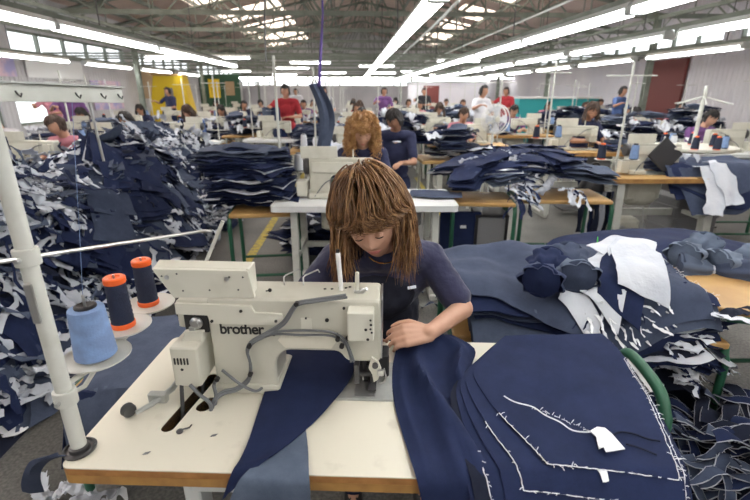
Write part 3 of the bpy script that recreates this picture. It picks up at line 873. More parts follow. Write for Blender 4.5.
for h2 in holes2:  # black walls and floor paint in the shade inside the table slots
    b = MB(); b.prism(h2, .61, .62, 'xy'); n2 = len(h2); b.add([(x, y, .62) for x, y in h2]+[(x, y, .7565) for x, y in h2], [(i, (i+1) % n2, (i+1) % n2+n2, i+n2) for i in range(n2)]); b.build('slot_shade', 'black', tb)
MB().box(.27, .47, .035, .075, .66, .712, c=.004).build('drawer_rail', 'fixture', tb)
b = MB(); b.tube([(.5, .3, .62), (.5, .12, .2), (.5, .05, .1)], .012); b.build('treadle_rod', 'steel', tb)
b = MB(); b.box(.4, .75, 0, .28, .08, .095, c=.005); b.build('treadle', 'dark_steel', tb)

# bed plate let into the table, right of the column
sm = empty('sewing_machine', (OX, OY, 0), TA, 'big cream industrial sewing machine on the cream-topped table, lettered brother', 'sewing machine')
MB().box(.405, .765, .252, .43, .757, .7665, c=.002).build('bed_plate', 'plate', sm)
MB().box(.64, .70, .26, .40, .7665, .769, c=.001).build('needle_plate', 'steel', sm)
MB().prism(stadium((.665, .33), (.683, .33), .004), .769, .7695, 'xy').build('needle_slot', 'black', sm)
MB().box(.245, .435, .27, .44, .757, .785, c=.006).build('base', 'cream', sm)
# arm, column and head as one cast body
def rounded(pts, r, n=4):
    out = []; m = len(pts)
    for i in range(m):
        p = Vector((*pts[i], 0)); a = Vector((*pts[i-1], 0)); c = Vector((*pts[(i+1) % m], 0))
        u = (a-p); w = (c-p); rr = min(r, u.length*.45, w.length*.45); u.normalize(); w.normalize()
        for k in range(n+1):
            t = k/n; q = (p+u*rr)*(1-t)**2+p*2*t*(1-t)+(p+w*rr)*t*t; out.append((q.x, q.y))
    return out
prof = rounded([(.255, .775), (.255, 1.045), (.712, 1.045), (.712, .862), (.622, .862), (.600, .893), (.455, .893), (.428, .865), (.425, .775)], .014)
MB().prism(prof, .285, .405).build('arm', 'cream', sm, smooth=True, bevel=.006, angle=30)
# long front cover with the lettering below it
p = [lv(176, 303, .281), lv(278, 306, .281), lv(279, 321, .281), lv(212, 323, .281), lv(209, 313, .281), lv(188, 312, .281), lv(176, 311, .281)]
MB().prism([(.175, 1.032), (.375, 1.028), (.385, 1.008), (.455, 1.005), (.458, .972), (.262, .974), (.258, .998), (.175, 1.0)], .277, .286).build('side_cover', 'cream_light', sm, bevel=.0015)
MB().box(.172, .262, .288, .40, .955, 1.035, c=.004).build('rear_housing', 'cream', sm)
MB().box(.192, .256, .281, .289, .945, 1.0, c=.002).build('recess', 'black', sm)
b = MB(); b.lathe([(.0, 0), (.017, 0), (.017, .006), (.010, .010), (.010, .014), (0, .014)], (.225, .282, .975), 14, (0, -1, 0)); b.build('pulley', 'steel', sm, smooth=True)
b = MB(); b.box(.205, .222, .272, .282, .945, .965, c=.002); b.build('lever', 'plate', sm)
# tilted tray-like board on top at the back
b = MB(); b.add([(.126, .285, 1.125), (.374, .285, 1.122), (.386, .285, 1.046), (.172, .285, 1.044), (.126, .300, 1.125), (.374, .300, 1.122), (.386, .300, 1.046), (.172, .300, 1.044)],
                [(3, 2, 1, 0), (4, 5, 6, 7), (0, 1, 5, 4), (1, 2, 6, 5), (2, 3, 7, 6), (3, 0, 4, 7)]); b.build('guard_board', 'cream_light', sm, bevel=.002)
b = MB(); b.add([(.126, .30, 1.125), (.374, .30, 1.122), (.374, .33, 1.130), (.126, .33, 1.133), (.126, .30, 1.121), (.374, .30, 1.118), (.374, .33, 1.126), (.126, .33, 1.129)],
                [(0, 1, 2, 3), (7, 6, 5, 4), (0, 4, 5, 1), (1, 5, 6, 2), (2, 6, 7, 3), (3, 7, 4, 0)]); b.build('guard_lip', 'cream_light', sm)
b = MB(); b.box(.368, .376, .29, .345, 1.046, 1.126, c=.002); b.build('guard_end', 'cream_light', sm)
for x, z in ((.15, 1.105), (.325, 1.105), (.345, 1.07), (.20, 1.065), (.27, 1.068), (.36, 1.105), (.19, 1.112)):
    MB().lathe([(0, 0), (.0028, 0), (.0022, .0012), (0, .0012)], (x, .285, z), 8, (0, -1, 0)).build('screw', 'dark_steel', sm)
for x, z, r in ((.163, 1.102, .006), (.318, 1.100, .0065)):
    MB().lathe([(r*.6, 0), (r, 0), (r, .002), (r*.6, .002)], (x, .285, z), 14, (0, -1, 0)).build('boss', 'steel', sm)
# screws of the covers
for px, py, r, yl in ((212, 321, .0042, .277), (241, 311, .0042, .277), (276, 321, .0042, .277), (306, 318, .003, .285), (327, 320, .0055, .285), (337, 334, .0045, .285), (348, 338, .007, .285), (274, 334, .005, .285), (270, 290, .005, .285), (344, 308, .004, .285)):
    q = lv(px, py, yl); MB().lathe([(0, 0), (r, 0), (r*.9, .0035), (0, .0035)], q, 12, (0, -1, 0)).build('screw', 'black', sm)
# access door
MB().box(.502, .530, .2835, .2855, .952, .992, c=.001).build('access_cover', 'cream_light', sm)
MB().prism([(.437, .925), (.455, .948), (.575, .948), (.595, .925), (.580, .902), (.455, .902)], .2825, .2855).build('oil_window', 'laminate', sm, bevel=.001)
# square cover on the head
b = MB(); b.box(.628, .695, .245, .29, .948, 1.03, c=.003); b.build('head_cover', 'cream_light', sm, bevel=.001)
for k, (dx, dz, r) in enumerate(((.052, .055, .003), (.053, .042, .0035), (.052, .030, .003), (.055, .020, .003), (.040, .028, .004), (.045, -.0, .004))):
    MB().lathe([(0, 0), (r, 0), (r, .001), (0, .001)], (.635+dx, .2448, .955+dz), 8, (0, -1, 0)).build('screw', 'black', sm)
MB().box(.7115, .716, .29, .40, .87, 1.044, c=.001).build('face_plate', 'steel', sm)
# needle bar, presser bar, clamp and levers
MB().cyl((.662, .325, .862), (.662, .325, .795), .0075, n=12).build('needle_bar', 'black', sm, smooth=True)
MB().cyl((.662, .325, .80), (.662, .325, .775), .0018, n=8).build('needle', 'steel', sm)
MB().cyl((.662, .31, .90), (.662, .31, .84), .010, n=12).build('bar_bushing', 'black', sm, smooth=True)
MB().cyl((.688, .325, .87), (.688, .325, .80), .005, n=10).build('presser_bar', 'dark_steel', sm, smooth=True)
b = MB(); b.box(.676, .700, .28, .345, .771, .776, c=.001); b.box(.682, .694, .31, .335, .776, .80, c=.001); b.build('presser_foot', 'dark_steel', sm)
b = MB(); b.box(.648, .70, .305, .345, .80, .812, c=.002); b.build('needle_clamp', 'dark_steel', sm)
MB().prism([(.688, .885), (.706, .872), (.714, .85), (.706, .815), (.694, .806), (.690, .83), (.680, .85)], .272, .280).build('bracket', 'cream_light', sm, bevel=.001)
MB().box(.704, .722, .262, .272, .832, .85, c=.002).build('tension_clip', 'steel', sm)
b = MB(); b.tube([(.722, .267, .855), (.728, .262, .83), (.722, .262, .815), (.71, .262, .812)], .002, 6); b.build('wire_clip', 'steel', sm, smooth=True)
b = MB(); b.lathe([(0, 0), (.008, 0), (.008, .008), (0, .008)], (.698, .272, .862), 12, (0, -1, 0)); b.build('knob', 'dark_steel', sm)
b = MB(); b.box(.64, .655, .27, .30, .80, .86, c=.002); b.build('light_arm', 'dark_steel', sm)
b = MB(); b.box(.635, .735, .35, .41, .767, .84, c=.004); b.build('knee_lift_block', 'black', sm)
# air hoses held with clips
hs = [[(346, 295), (318, 299), (299, 302), (293, 307), (283, 322), (266, 333), (252, 341), (247, 350), (250, 362), (250, 372), (247, 380), (236, 386), (222, 388), (214, 396)],
      [(252, 342), (262, 338), (276, 334), (300, 335), (325, 335), (338, 338), (346, 345), (350, 356), (351, 362)],
      [(250, 342), (275, 332), (322, 331), (342, 337), (349, 348), (354, 362)]]
for i, h in enumerate(hs):
    pts = [lv(x, y, .272-.003*i if (x > 245 or y < 345) else .262) for x, y in h]
    if i == 0: pts = [lv(x, y, .272) for x, y in h[:-3]] + [lz(236, 388, .79), lz(222, 392, .79), lz(213, 402, .775), Vector((.247, .225, .70))]
    b = MB(); b.tube(smooth_pts(pts), .0042 if i == 0 else .0032, 8); b.build('air_hose', 'hose', sm, smooth=True)
    if i == 0:
        pts2 = [p+Vector((.004, -.007, -.003)) for p in pts]; b = MB(); b.tube(smooth_pts(pts2), .0036, 8); b.build('air_hose', 'hose', sm, smooth=True)
for px, py in ((297, 303), (250, 345), (251, 373), (218, 378), (338, 338), (342, 345)):
    q = lv(px, py, .266); MB().lathe([(0, 0), (.0065, 0), (.0065, .010), (0, .010)], q, 10, (0, -1, 0)).build('hose_clip', 'black', sm)
b = MB(); b.tube(smooth_pts([lv(218, 378, .262), lz(214, 385, .79), lz(216, 398, .78), Vector((.250, .23, .70))]), .005, 8); b.build('air_hose', 'hose', sm, smooth=True)
b = MB(); b.tube(smooth_pts([lv(222, 370, .262), lz(240, 384, .80), lz(255, 391, .785), lz(262, 388, .78)]), .004, 8); b.build('air_hose', 'hose', sm, smooth=True)
b = MB(); b.tube(smooth_pts([lz(190, 385, .82), lz(200, 395, .80), lz(211, 406, .775), Vector((.243, .215, .69))]), .005, 8); b.build('power_cord', 'hose', sm, smooth=True)
# drive box with slots in its face
MB().box(.163, .236, .235, .36, .806, .925, c=.004).build('drive_box', 'cream_light', sm, bevel=.001)
MB().prism([(.175, .915), (.236, .915), (.245, .955), (.195, .955)], .27, .385).build('belt_guard', 'cream_light', sm, bevel=.003)
for k in range(5): MB().prism(stadium((.174+.0085*k, .893), (.174+.0085*k, .877), .0022, 4), .2338, .2352, 'xz').build('vent_slot', 'black', sm)
MB().lathe([(0, 0), (.004, 0), (.004, .001), (0, .001)], (.190, .2350, .860), 10, (0, -1, 0)).build('screw', 'black', sm)
# belt going down through the slot
b = MB(); b.tube(smooth_pts([(.178, .25, .83), (.180, .235, .80), (.188, .21, .76), (.19, .19, .70)]), .0055, 8); b.build('belt', 'rubber', sm, smooth=True)
b = MB(); b.tube([(.207, .33, .85), (.203, .31, .76), (.20, .29, .70)], .006, 8); b.build('belt', 'rubber', sm, smooth=True)
# thread guides on top: two bent wires, a post, oil holes
for dx in (0, .054):
    b = MB(); b.tube([(.442+dx, .375, 1.044), (.442+dx, .375, 1.068), (.447+dx, .380, 1.073), (.478+dx, .41, 1.078), (.482+dx, .41, 1.070)], .0021, 7); b.build('wire_guide', 'steel', sm, smooth=True)
q = lv(356, 288, .34); MB().lathe([(.0, 0), (.0065, 0), (.0055, .055), (.0045, .058), (0, .058)], (.648, .335, 1.045), 12).build('thread_post', 'cream_light', sm, smooth=True)
b = MB(); b.box(.640, .668, .325, .35, 1.045, 1.053, c=.002); b.cyl((.66, .33, 1.05), (.674, .325, 1.06), .005); b.build('thread_clamp', 'steel', sm)
for px, py in ((332, 289), (340, 288), (346, 288), (350, 287), (325, 289), (267, 291)):
    q = lz(px, py, 1.0455); MB().lathe([(0, 0), (.004, 0), (.004, .0012), (0, .0012)], q, 10).build('oil_hole', 'black', sm)
MB().lathe([(.0, 0), (.03, 0), (.034, .004), (.034, .018), (.03, .022), (0, .022)], (.172, .35, .99), 24, (-1, 0, 0)).build('handwheel', 'black', sm, smooth=True)
# lettering
fc = bpy.data.curves.new('lettering', 'FONT'); fc.body = 'brother'; fc.size = .044; fc.extrude = .0006; fc.offset = .0009; fc.space_character = .93; fc.align_x = 'LEFT'
lo = bpy.data.objects.new('lettering', fc); COL.objects.link(lo); lo.parent = sm; lo.location = (.283, .2838, .942); lo.rotation_euler = (R(90), 0, 0); lo.scale = (.92, 1, 1)
fc.materials.append(M['black'])
dg = bpy.context.evaluated_depsgraph_get(); me = bpy.data.meshes.new_from_object(lo.evaluated_get(dg)); lm = bpy.data.objects.new('lettering', me); COL.objects.link(lm)
lm.parent = sm; lm.location = lo.location; lm.rotation_euler = lo.rotation_euler; lm.scale = lo.scale; bpy.data.objects.remove(lo); lm.name = 'lettering'

# marker pen standing in the arm
pt = empty('marker_pen', toW(.604, .345, 1.046), TA, 'white marker pen with dark cap stuck upright in the sewing machine arm', 'pen')
b = MB(); b.lathe([(0, 0), (.0062, 0), (.0062, .082), (.0056, .084), (0, .084)], (0, 0, 0), 14, (-.06, 0, 1)); b.build('barrel', 'white', pt, smooth=True)
b = MB(); b.lathe([(0, .084), (.0064, .084), (.0064, .106), (.005, .108), (0, .108)], (0, 0, 0), 14, (-.06, 0, 1)); b.build('cap', 'white', pt, smooth=True)
b = MB(); b.lathe([(0, .108), (.0052, .108), (.0048, .116), (0, .116)], (0, 0, 0), 14, (-.06, 0, 1)); b.build('cap_end', 'black', pt, smooth=True)
# puller arm and small fittings loose on the table
pa = empty('thread_tension_arm', toW(.09, .17, .760), TA, 'worn steel arm with a roller lying across the slotted end of the table', 'machine fitting')
b = MB(); b.tube([(-.005, .0, .012), (.02, .03, .014), (.05, .09, .02), (.055, .16, .03), (.05, .22, .05)], .007, 8, [.8, 1, 1.2, 1, .8]); b.build('arm', 'plate', pa, smooth=True)
MB().lathe([(0, 0), (.016, 0), (.018, .004), (.010, .007), (.010, .013), (.018, .016), (.016, .02), (0, .02)], (-.015, -.004, .019), 16, (-1, .6, 0)).build('roller', 'dark_steel', pa, smooth=True)
b = MB(); b.box(.0, .05, .05, .07, .0, .03, c=.003); b.build('bracket', 'plate', pa)
for q in ((.03, .19, .075), (.075, .23, .085)):
    b = MB(); b.tube([(q[0]+.014*math.cos(a), q[1]+.014*math.sin(a), q[2]) for a in [i*.7 for i in range(10)]], .0022, 6); b.tube([(q[0]+.01, q[1], q[2]), (.05, .2, .05)], .0022, 6); b.build('wire_loop', 'steel', pa, smooth=True)
o = MB().lathe([(0, 0), (.008, 0), (.009, .004), (.004, .008), (0, .009)], (0, 0, 0), 10).tube([(.004, .004, .004), (.02, .01, .004), (.022, .02, .004)], .002, 6).build('small_screw', 'dark_steel', smooth=True)
o.location = toW(.222, .119, .760); tag(o, 'little bent metal fitting dropped on the table before the slot', 'hardware')
for px, py in ((142, 455), (210, 437)):
    o = MB().add([(0, 0, 0), (.012, .002, 0), (.016, .010, 0), (.004, .007, 0), (0, 0, .001), (.012, .002, .001), (.016, .010, .001), (.004, .007, .001)], [(3, 2, 1, 0), (4, 5, 6, 7), (0, 1, 5, 4), (1, 2, 6, 5), (2, 3, 7, 6), (3, 0, 4, 7)]).build('lint_fleck', 'hose')
    o.location = atz(px, py, .7605); tag(o, 'tiny grey fleck of lint on the cream tabletop', 'lint', 'lint flecks on the tabletop')

# ---------------------------------------------------------------- thread stand clamped to the table corner
PB = Vector((-.649, .863, .76)); PT = Vector((-.676, .90, 1.60))
st = empty('thread_stand', PB, 0, 'white steel thread stand on the near table with three round spool dishes', 'thread stand')
W = lambda v: Vector(v)-PB
def onp(z): t = (z-.76)/.84; return PB.lerp(PT, t)
MB().cyl(W(PB), W(PT), .0165, n=20).build('pole', 'pole', st, smooth=True)
MB().lathe([(.016, 0), (.034, 0), (.036, .006), (.030, .010), (.028, .004), (.022, .004), (.021, .013), (.016, .015)], (0, 0, 0), 24).build('base_ring', 'dark_steel', st, smooth=True)
for z in (.905, 1.235):
    MB().cyl(W(onp(z-.018)), W(onp(z+.018)), .0235, n=20).build('clamp_collar', 'pole', st, smooth=True, bevel=.002)
    MB().cyl(W(onp(z))+Vector((.0, -.02, 0)), W(onp(z))+Vector((.0, -.034, 0)), .005, n=8).build('clamp_screw', 'steel', st)
q = W(onp(1.14)); b = MB(); b.box(q.x-.008, q.x+.008, q.y-.023, q.y-.015, q.z-.045, q.z+.045, c=.002); b.build('maker_tag', 'steel', st)
b = MB(); b.tube([W(v) for v in ((-.88, .57, 1.28), (-.665, .872, 1.236), (-.425, 1.235, 1.179), (-.412, 1.252, 1.172))], .0045, 8); b.build('cross_rod', 'steel', st, smooth=True)
b = MB(); b.cyl(W(aty(223, 221, 1.25)), W(aty(206, 262, 1.25)), .0055, n=10); b.build('guide_stick', 'pole', st, smooth=True)
# perforated thread-guide bar at the top
a, c = Vector((-.69, .86, 1.535)), aty(123, 103, 1.16); d = (c-a).normalized(); s = Vector((-d.y, d.x, 0)).normalized()*.006
b = MB(); h = Vector((0, 0, .034))
b.add([W(a-s), W(c-s), W(c+s), W(a+s), W(a-s)+h, W(c-s)+h, W(c+s)+h, W(a+s)+h], [(3, 2, 1, 0), (4, 5, 6, 7), (0, 1, 5, 4), (1, 2, 6, 5), (2, 3, 7, 6), (3, 0, 4, 7)]); b.build('guide_bar', 'pole', st, bevel=.002)
b = MB(); s2 = s*2.6; b.add([W(a-s2)+h, W(c-s2)+h, W(c+s2)+h, W(a+s2)+h, W(a-s2)+h*1.1, W(c-s2)+h*1.1, W(c+s2)+h*1.1, W(a+s2)+h*1.1], [(3, 2, 1, 0), (4, 5, 6, 7), (0, 1, 5, 4), (1, 2, 6, 5), (2, 3, 7, 6), (3, 0, 4, 7)]); b.build('bar_flange', 'plate', st)
for t in (.30, .66, .84, .97, .12):
    q = a.lerp(c, t)-s*1.3+Vector((0, 0, .012)); b = MB(); b.tube([W(q)+v for v in (Vector((-.004, -.004, .008)), Vector((0, -.006, .002)), Vector((.005, -.006, -.003)), Vector((.007, -.004, .004)))], .0018, 6); b.build('thread_eye', 'black', st, smooth=True)
b = MB(); b.cyl(W(a.lerp(c, .74)), W(a.lerp(c, .76)+Vector((0, 0, -.13))), .003, n=8); b.build('hanging_wire', 'steel', st)
# dishes and cones
spots = [(aty(97, 356, .98), 'cone_blue', .077), (aty(124, 326, 1.10), 'cone_navy', .069), (aty(149, 304, 1.25), 'cone_navy', .073)]
for i, (q, m, rr) in enumerate(spots):
    w = W(q)
    MB().lathe([(0, -.004), (rr*.9, -.004), (rr, .001), (rr, .004), (rr*.93, .001), (0, 0)], w, 32).build('spool_dish', 'dish', st, smooth=True)
    MB().cyl(w+Vector((0, 0, -.004)), w+Vector((0, 0, (.165 if i == 0 else .15))), .003, n=8).build('spool_pin', 'steel', st)
    MB().cyl(w+Vector((0, 0, -.03)), w+Vector((0, 0, -.004)), .009, n=12).build('pin_nut', 'dark_steel', st)
    k = W(onp(.905 if i == 0 else .93)); b = MB(); b.tube([k, k.lerp(w, .5)+Vector((0, .0, -.03)), w+Vector((0, 0, -.022))], .0055, 8); b.build('dish_arm', 'pole', st, smooth=True)
for i, (q, m, rr) in enumerate(spots):
    lab = ['pale blue thread cone on the dish closest to the white stand pole', 'navy thread cone with orange rims on the middle dish, next to blue cone', 'navy thread cone with orange rims on the dish farthest from the stand pole'][i]
    t = empty('thread_cone', q+Vector((0, 0, .001)), 0, lab, 'thread cone')
    if i == 0:
        prof = [(.0, .006)]+[(.046-.008*k/24+(.0009 if k % 2 else 0), .006+.124*k/24) for k in range(25)]+[(.030, .132), (0, .132)]
        MB().lathe(prof, (0, 0, 0), 28).build('thread', m, t, smooth=True)
        MB().lathe([(.008, .131), (.024, .131), (.024, .137), (.019, .139), (.008, .134)], (0, 0, 0), 24).build('core', 'black', t, smooth=True)
        MB().lathe([(0, 0), (.040, 0), (.040, .007), (0, .007)], (0, 0, 0), 24).build('core_base', 'grey_box', t, smooth=True)
    else:
        prof = [(.0, .014)]+[(.0275-.003*k/26+(.0011 if k % 3 == 0 else 0), .014+.112*k/26) for k in range(27)]+[(0, .127)]
        MB().lathe(prof, (0, 0, 0), 24).build('thread', m, t, smooth=True)
        MB().lathe([(0, 0), (.029, 0), (.030, .003), (.030, .013), (.027, .016), (0, .016)], (0, 0, 0), 24).build('lower_rim', 'orange', t, smooth=True)
        MB().lathe([(.012, .126), (.026, .126), (.027, .129), (.027, .140), (.024, .143), (.015, .143), (.012, .139)], (0, 0, 0), 24).build('upper_rim', 'orange', t, smooth=True)
# sewing thread running from the bar down
b = MB(); b.tube([(0, 0, 0), (.03, .06, -.33)], .0012, 5)
b = MB(); b.tube([W(a.lerp(c, .62)), W(Vector((-.60, .96, 1.245)))], .0006, 4); b.tube([W(Vector((-.60, .96, 1.245))), W(spots[0][0]+Vector((0, 0, .16)))], .0006, 4); b.build('running_thread', 'cone_blue', st)
# tie of blue cloth round the pole foot
o = MB(); rows = []; e_ = atz(34, 492, .50)
for i in range(14):
    a = i/13; c = Vector((-.672, .838, .772)).lerp(e_, a)+Vector((-.02*math.sin(a*3.1), 0, .03*math.sin(a*3.1))); wd = .010+.016*a
    rows.append([c+Vector((-wd, -.006*math.sin(9*a), .006)), c+Vector((0, -.010, .006)), c+Vector((wd, .004*math.sin(7*a), -.004))])
cloth_grid(o, rows, .003); o = o.build('tie_cloth', 'denim_mid', smooth=True); recenter(o)
tag(o, 'faded blue denim strip knotted at the stand pole foot, hanging off the table corner', 'cloth strip')
# ---------------------------------------------------------------- sewing stations down the hall
def proto_table(top, edge, w=1.2, d=.55, h=.76, leg='pole'):
    t = empty('sewing_table'); lw = 1.7 if top == 'wood' else 1
    MB().prism(rrect(-w/2, w/2, -d/2, d/2, .03), h-.006, h, 'xy').build('tabletop', top, t)
    MB().prism(rrect(-w/2+.001, w/2-.001, -d/2+.001, d/2-.001, .03), h-.045, h-.006, 'xy').build('edge', edge, t)
    for s in (-1, 1):
        x = s*(w/2-.14)
        for q in (-1, 1):
            b = MB(); b.prism([(q*.19-.03*lw, h-.045), (q*.19+.03*lw, h-.045), (q*.24+.03*lw, .04), (q*.24-.03*lw, .04)], x-.022*lw, x+.022*lw, 'yz'); b.build('leg', leg, t, bevel=.004)
        MB().box(x-.025, x+.025, -.29, .29, 0, .045, c=.006).build('foot', leg, t)
        MB().box(x-.018, x+.018, -.2, .2, .32, .36).build('side_bar', leg, t)
    MB().box(-w/2+.14, w/2-.14, .16, .20, .28, .28+.045*lw, c=.005).build('stretcher', leg, t)
    b = MB(); b.lathe([(0, -.16), (.10, -.16), (.125, -.12), (.125, .08), (.10, .12), (0, .12)], (-.08, .06, .55), 20, (1, 0, 0)); b.box(-.30, .06, -.06, .17, .50, .71, c=.02); b.build('motor', 'cream', t, smooth=True)
    b = MB(); b.lathe([(0, 0), (.06, 0), (.06, .02), (0, .02)], (.06, .08, .55), 18, (1, 0, 0)); b.build('motor_pulley', 'dark_steel', t)
    b = MB(); b.box(-.22, .18, -.22, .04, .07, .09, c=.004); b.build('treadle', 'dark_steel', t)
    b = MB(); b.tube([(.0, -.06, .09), (-.02, .02, .3), (-.04, .05, .48)], .007, 6); b.build('treadle_rod', 'steel', t)
    b = MB(); b.box(.22, .38, -.12, .2, .56, .71, c=.008); b.build('control_box', 'grey_box', t)
    return t
TAB = {'white': proto_table('laminate_white', 'laminate_white'), 'wood': proto_table('wood', 'wood_edge')}
def proto_machine(flip=1):
    """lockstitch head seen from behind: column one end, needle end the other, hand wheel outside the column"""
    t = empty('sewing_machine'); f = flip
    def X(a, b): return (min(a*f, b*f), max(a*f, b*f))
    MB().box(*X(-.24, .26), -.09, .09, .0, .012, c=.003).build('bed', 'plate', t)
    MB().box(*X(-.25, -.08), -.10, .10, .0, .05, c=.01).build('base', 'cream', t)
    pr = rounded([(-.24*f, .04), (-.24*f, .31), (.26*f, .30), (.26*f, .10), (.17*f, .10), (.15*f, .17), (-.06*f, .18), (-.09*f, .14), (-.09*f, .04)][::f], .02, 3)
    MB().prism(pr, -.055, .055).build('arm', 'cream', t, smooth=True, bevel=.008, angle=30)
    b = MB(); b.lathe([(0, 0), (.055, 0), (.065, .008), (.065, .03), (.055, .04), (0, .04)], (-.245*f, 0, .24), 20, (-f, 0, 0)); b.build('handwheel', 'dark_steel', t, smooth=True)
    MB().box(*X(-.30, -.02), -.06, -.052, .31, .40, c=.002).build('guard_board', 'cream_light', t)
    MB().box(*X(-.22, .10), -.066, -.056, .20, .28, c=.003).build('side_cover', 'cream_light', t)
    MB().box(*X(.16, .24), -.09, -.05, .18, .27, c=.004).build('head_cover', 'cream_light', t)
    MB().cyl((.205*f, 0, .10), (.205*f, 0, .03), .007, n=8).build('needle_bar', 'dark_steel', t)
    MB().cyl((.225*f, 0, .10), (.225*f, 0, .02), .005, n=8).build('presser_bar', 'dark_steel', t)
    MB().box(*X(.19, .235), -.02, .02, .012, .025).build('presser_foot', 'steel', t)
    MB().lathe([(0, 0), (.007, 0), (.005, .07), (0, .07)], (.1*f, 0, .30), 8).build('thread_post', 'cream_light', t)
    MB().cyl((-.02*f, .0, .30), (-.03*f, .0, .40), .003, n=6).build('guide_wire', 'steel', t)
    MB().box(*X(-.34, -.26), -.10, .02, .02, .14, c=.006).build('drive_box', 'cream_light', t)
    b = MB(); b.tube(smooth_pts([(.20*f, -.062, .27), (.08*f, -.072, .25), (-.02*f, -.072, .17), (-.12*f, -.07, .12), (-.20*f, -.1, .02)]), .005, 6); b.build('air_hose', 'hose', t, smooth=True)
    return t
MAC = {1: proto_machine(1), -1: proto_machine(-1)}
def proto_stand(h=1.05):
    t = empty('thread_stand')
    MB().cyl((0, 0, 0), (0, 0, h), .011, n=10).build('pole', 'pole', t, smooth=True)
    MB().lathe([(0, 0), (.03, 0), (.03, .008), (.012, .012), (0, .012)], (0, 0, 0), 14).build('base_ring', 'dark_steel', t)
    MB().tube([(-.22, 0, h-.12), (.22, 0, h-.12)], .006, 6).build('guide_bar', 'pole', t)
    MB().tube([(-.18, 0, .17), (.18, 0, .17)], .008, 6).build('dish_arm', 'pole', t)
    for x in (-.15, .15):
        MB().lathe([(0, .17), (.05, .17), (.058, .178), (.05, .178), (0, .176)], (x, 0, 0), 18).build('spool_dish', 'dish', t, smooth=True)
        MB().cyl((x, 0, .17), (x, 0, .33), .003, n=6).build('spool_pin', 'steel', t)
    return t
STD = proto_stand()
def proto_cone(m, rim):
    t = empty('thread_cone')
    MB().lathe([(0, .008), (.040, .008), (.041, .02), (.032, .135), (0, .137)], (0, 0, 0), 14).build('thread', m, t, smooth=True)
    MB().lathe([(.006, .135), (.022, .135), (.02, .15), (.006, .15)], (0, 0, 0), 12).build('core', rim, t, smooth=True)
    MB().lathe([(0, 0), (.038, 0), (.038, .008), (0, .008)], (0, 0, 0), 12).build('core_base', rim, t, smooth=True)
    return t
CONE = {'navy': proto_cone('cone_navy', 'orange'), 'blue': proto_cone('cone_blue', 'black'), 'white': proto_cone('cone_white', 'grey_box')}
def proto_stool():
    t = empty('stool')
    MB().lathe([(0, .44), (.155, .44), (.165, .455), (.165, .475), (.15, .485), (0, .487)], (0, 0, 0), 22).build('seat', 'wood', t, smooth=True)
    for k in range(4):
        a = math.pi/4+k*math.pi/2; MB().cyl((math.cos(a)*.12, math.sin(a)*.12, .44), (math.cos(a)*.19, math.sin(a)*.19, 0), .013, n=8).build('leg', 'green', t)
    MB().tube([(math.cos(a)*.15, math.sin(a)*.15, .2) for a in [i*math.pi/8 for i in range(17)]], .008, 6).build('foot_ring', 'green', t, smooth=True)
    return t
STOOL = None if False else proto_stool()
def proto_bench(w=.9, d=.5, h=.62):
    """wooden board on a green bent-tube frame"""
    t = empty('work_bench')
    MB().box(-w/2, w/2, -d/2, d/2, h-.03, h, c=.006).build('board', 'wood', t)
    for s in (-1, 1):
        x = s*(w/2-.03)
        pts = [(x, -d/2+.04, 0), (x, -d/2+.04, h-.12), (x, -d/2+.07, h-.06), (x, -d/2+.13, h-.045), (x, d/2-.13, h-.045), (x, d/2-.07, h-.06), (x, d/2-.04, h-.12), (x, d/2-.04, 0)]
        MB().tube(pts, .016, 8).build('end_frame', 'green', t, smooth=True)
    for q in (-1, 1): MB().cyl((-w/2+.03, q*(d/2-.04), .14), (w/2-.03, q*(d/2-.04), .14), .011, n=8).build('stretcher', 'green', t)
    return t
BENCH = proto_bench()
def proto_fan():
    t = empty('pedestal_fan')
    MB().lathe([(0, 0), (.2, 0), (.2, .02), (.04, .05), (0, .05)], (0, 0, 0), 24).build('base', 'fixture', t, smooth=True)
    MB().cyl((0, 0, .04), (0, 0, 1.6), .018, n=10).build('pole', 'fixture', t)
    MB().cyl((0, .10, 1.66), (0, -.04, 1.66), .06, n=16).build('motor', 'fixture', t, smooth=True)
    b = MB()
    for k in range(4):
        a = k*math.pi/2
        vs = []
        for i in range(6):
            rr = .05+.19*i/5
            for j in (-1, 0, 1): aa = a+j*(.28+.03*i); vs.append((math.cos(aa)*rr, -.09+j*.018, 1.66+math.sin(aa)*rr))
        fs = [(i*3+j, i*3+j+1, i*3+j+4, i*3+j+3) for i in range(5) for j in range(2)]
        b.add(vs, fs)
        b.build('blade', 'cone_white', t); b = MB()
    b = MB()
    for rr in (.05, .12, .19, .255, .275):
        for y in (-.14, -.03): b.tube([(math.cos(a)*rr, y+(.02 if rr > .26 else 0), 1.66+math.sin(a)*rr) for a in [i*math.pi/12 for i in range(25)]], .003 if rr < .25 else .007, 5)
    for k in range(24):
        a = k*math.pi/12
        for y in (-.14, -.03): b.tube([(math.cos(a)*.05, y, 1.66+math.sin(a)*.05), (math.cos(a)*.275, y, 1.66+math.sin(a)*.275)], .0022, 4)
    b.build('cage', 'white', t)
    MB().lathe([(0, 0), (.05, 0), (.045, .012), (0, .014)], (0, -.145, 1.66), 16, (0, -1, 0)).build('hub', 'cream_light', t, smooth=True)
    return t

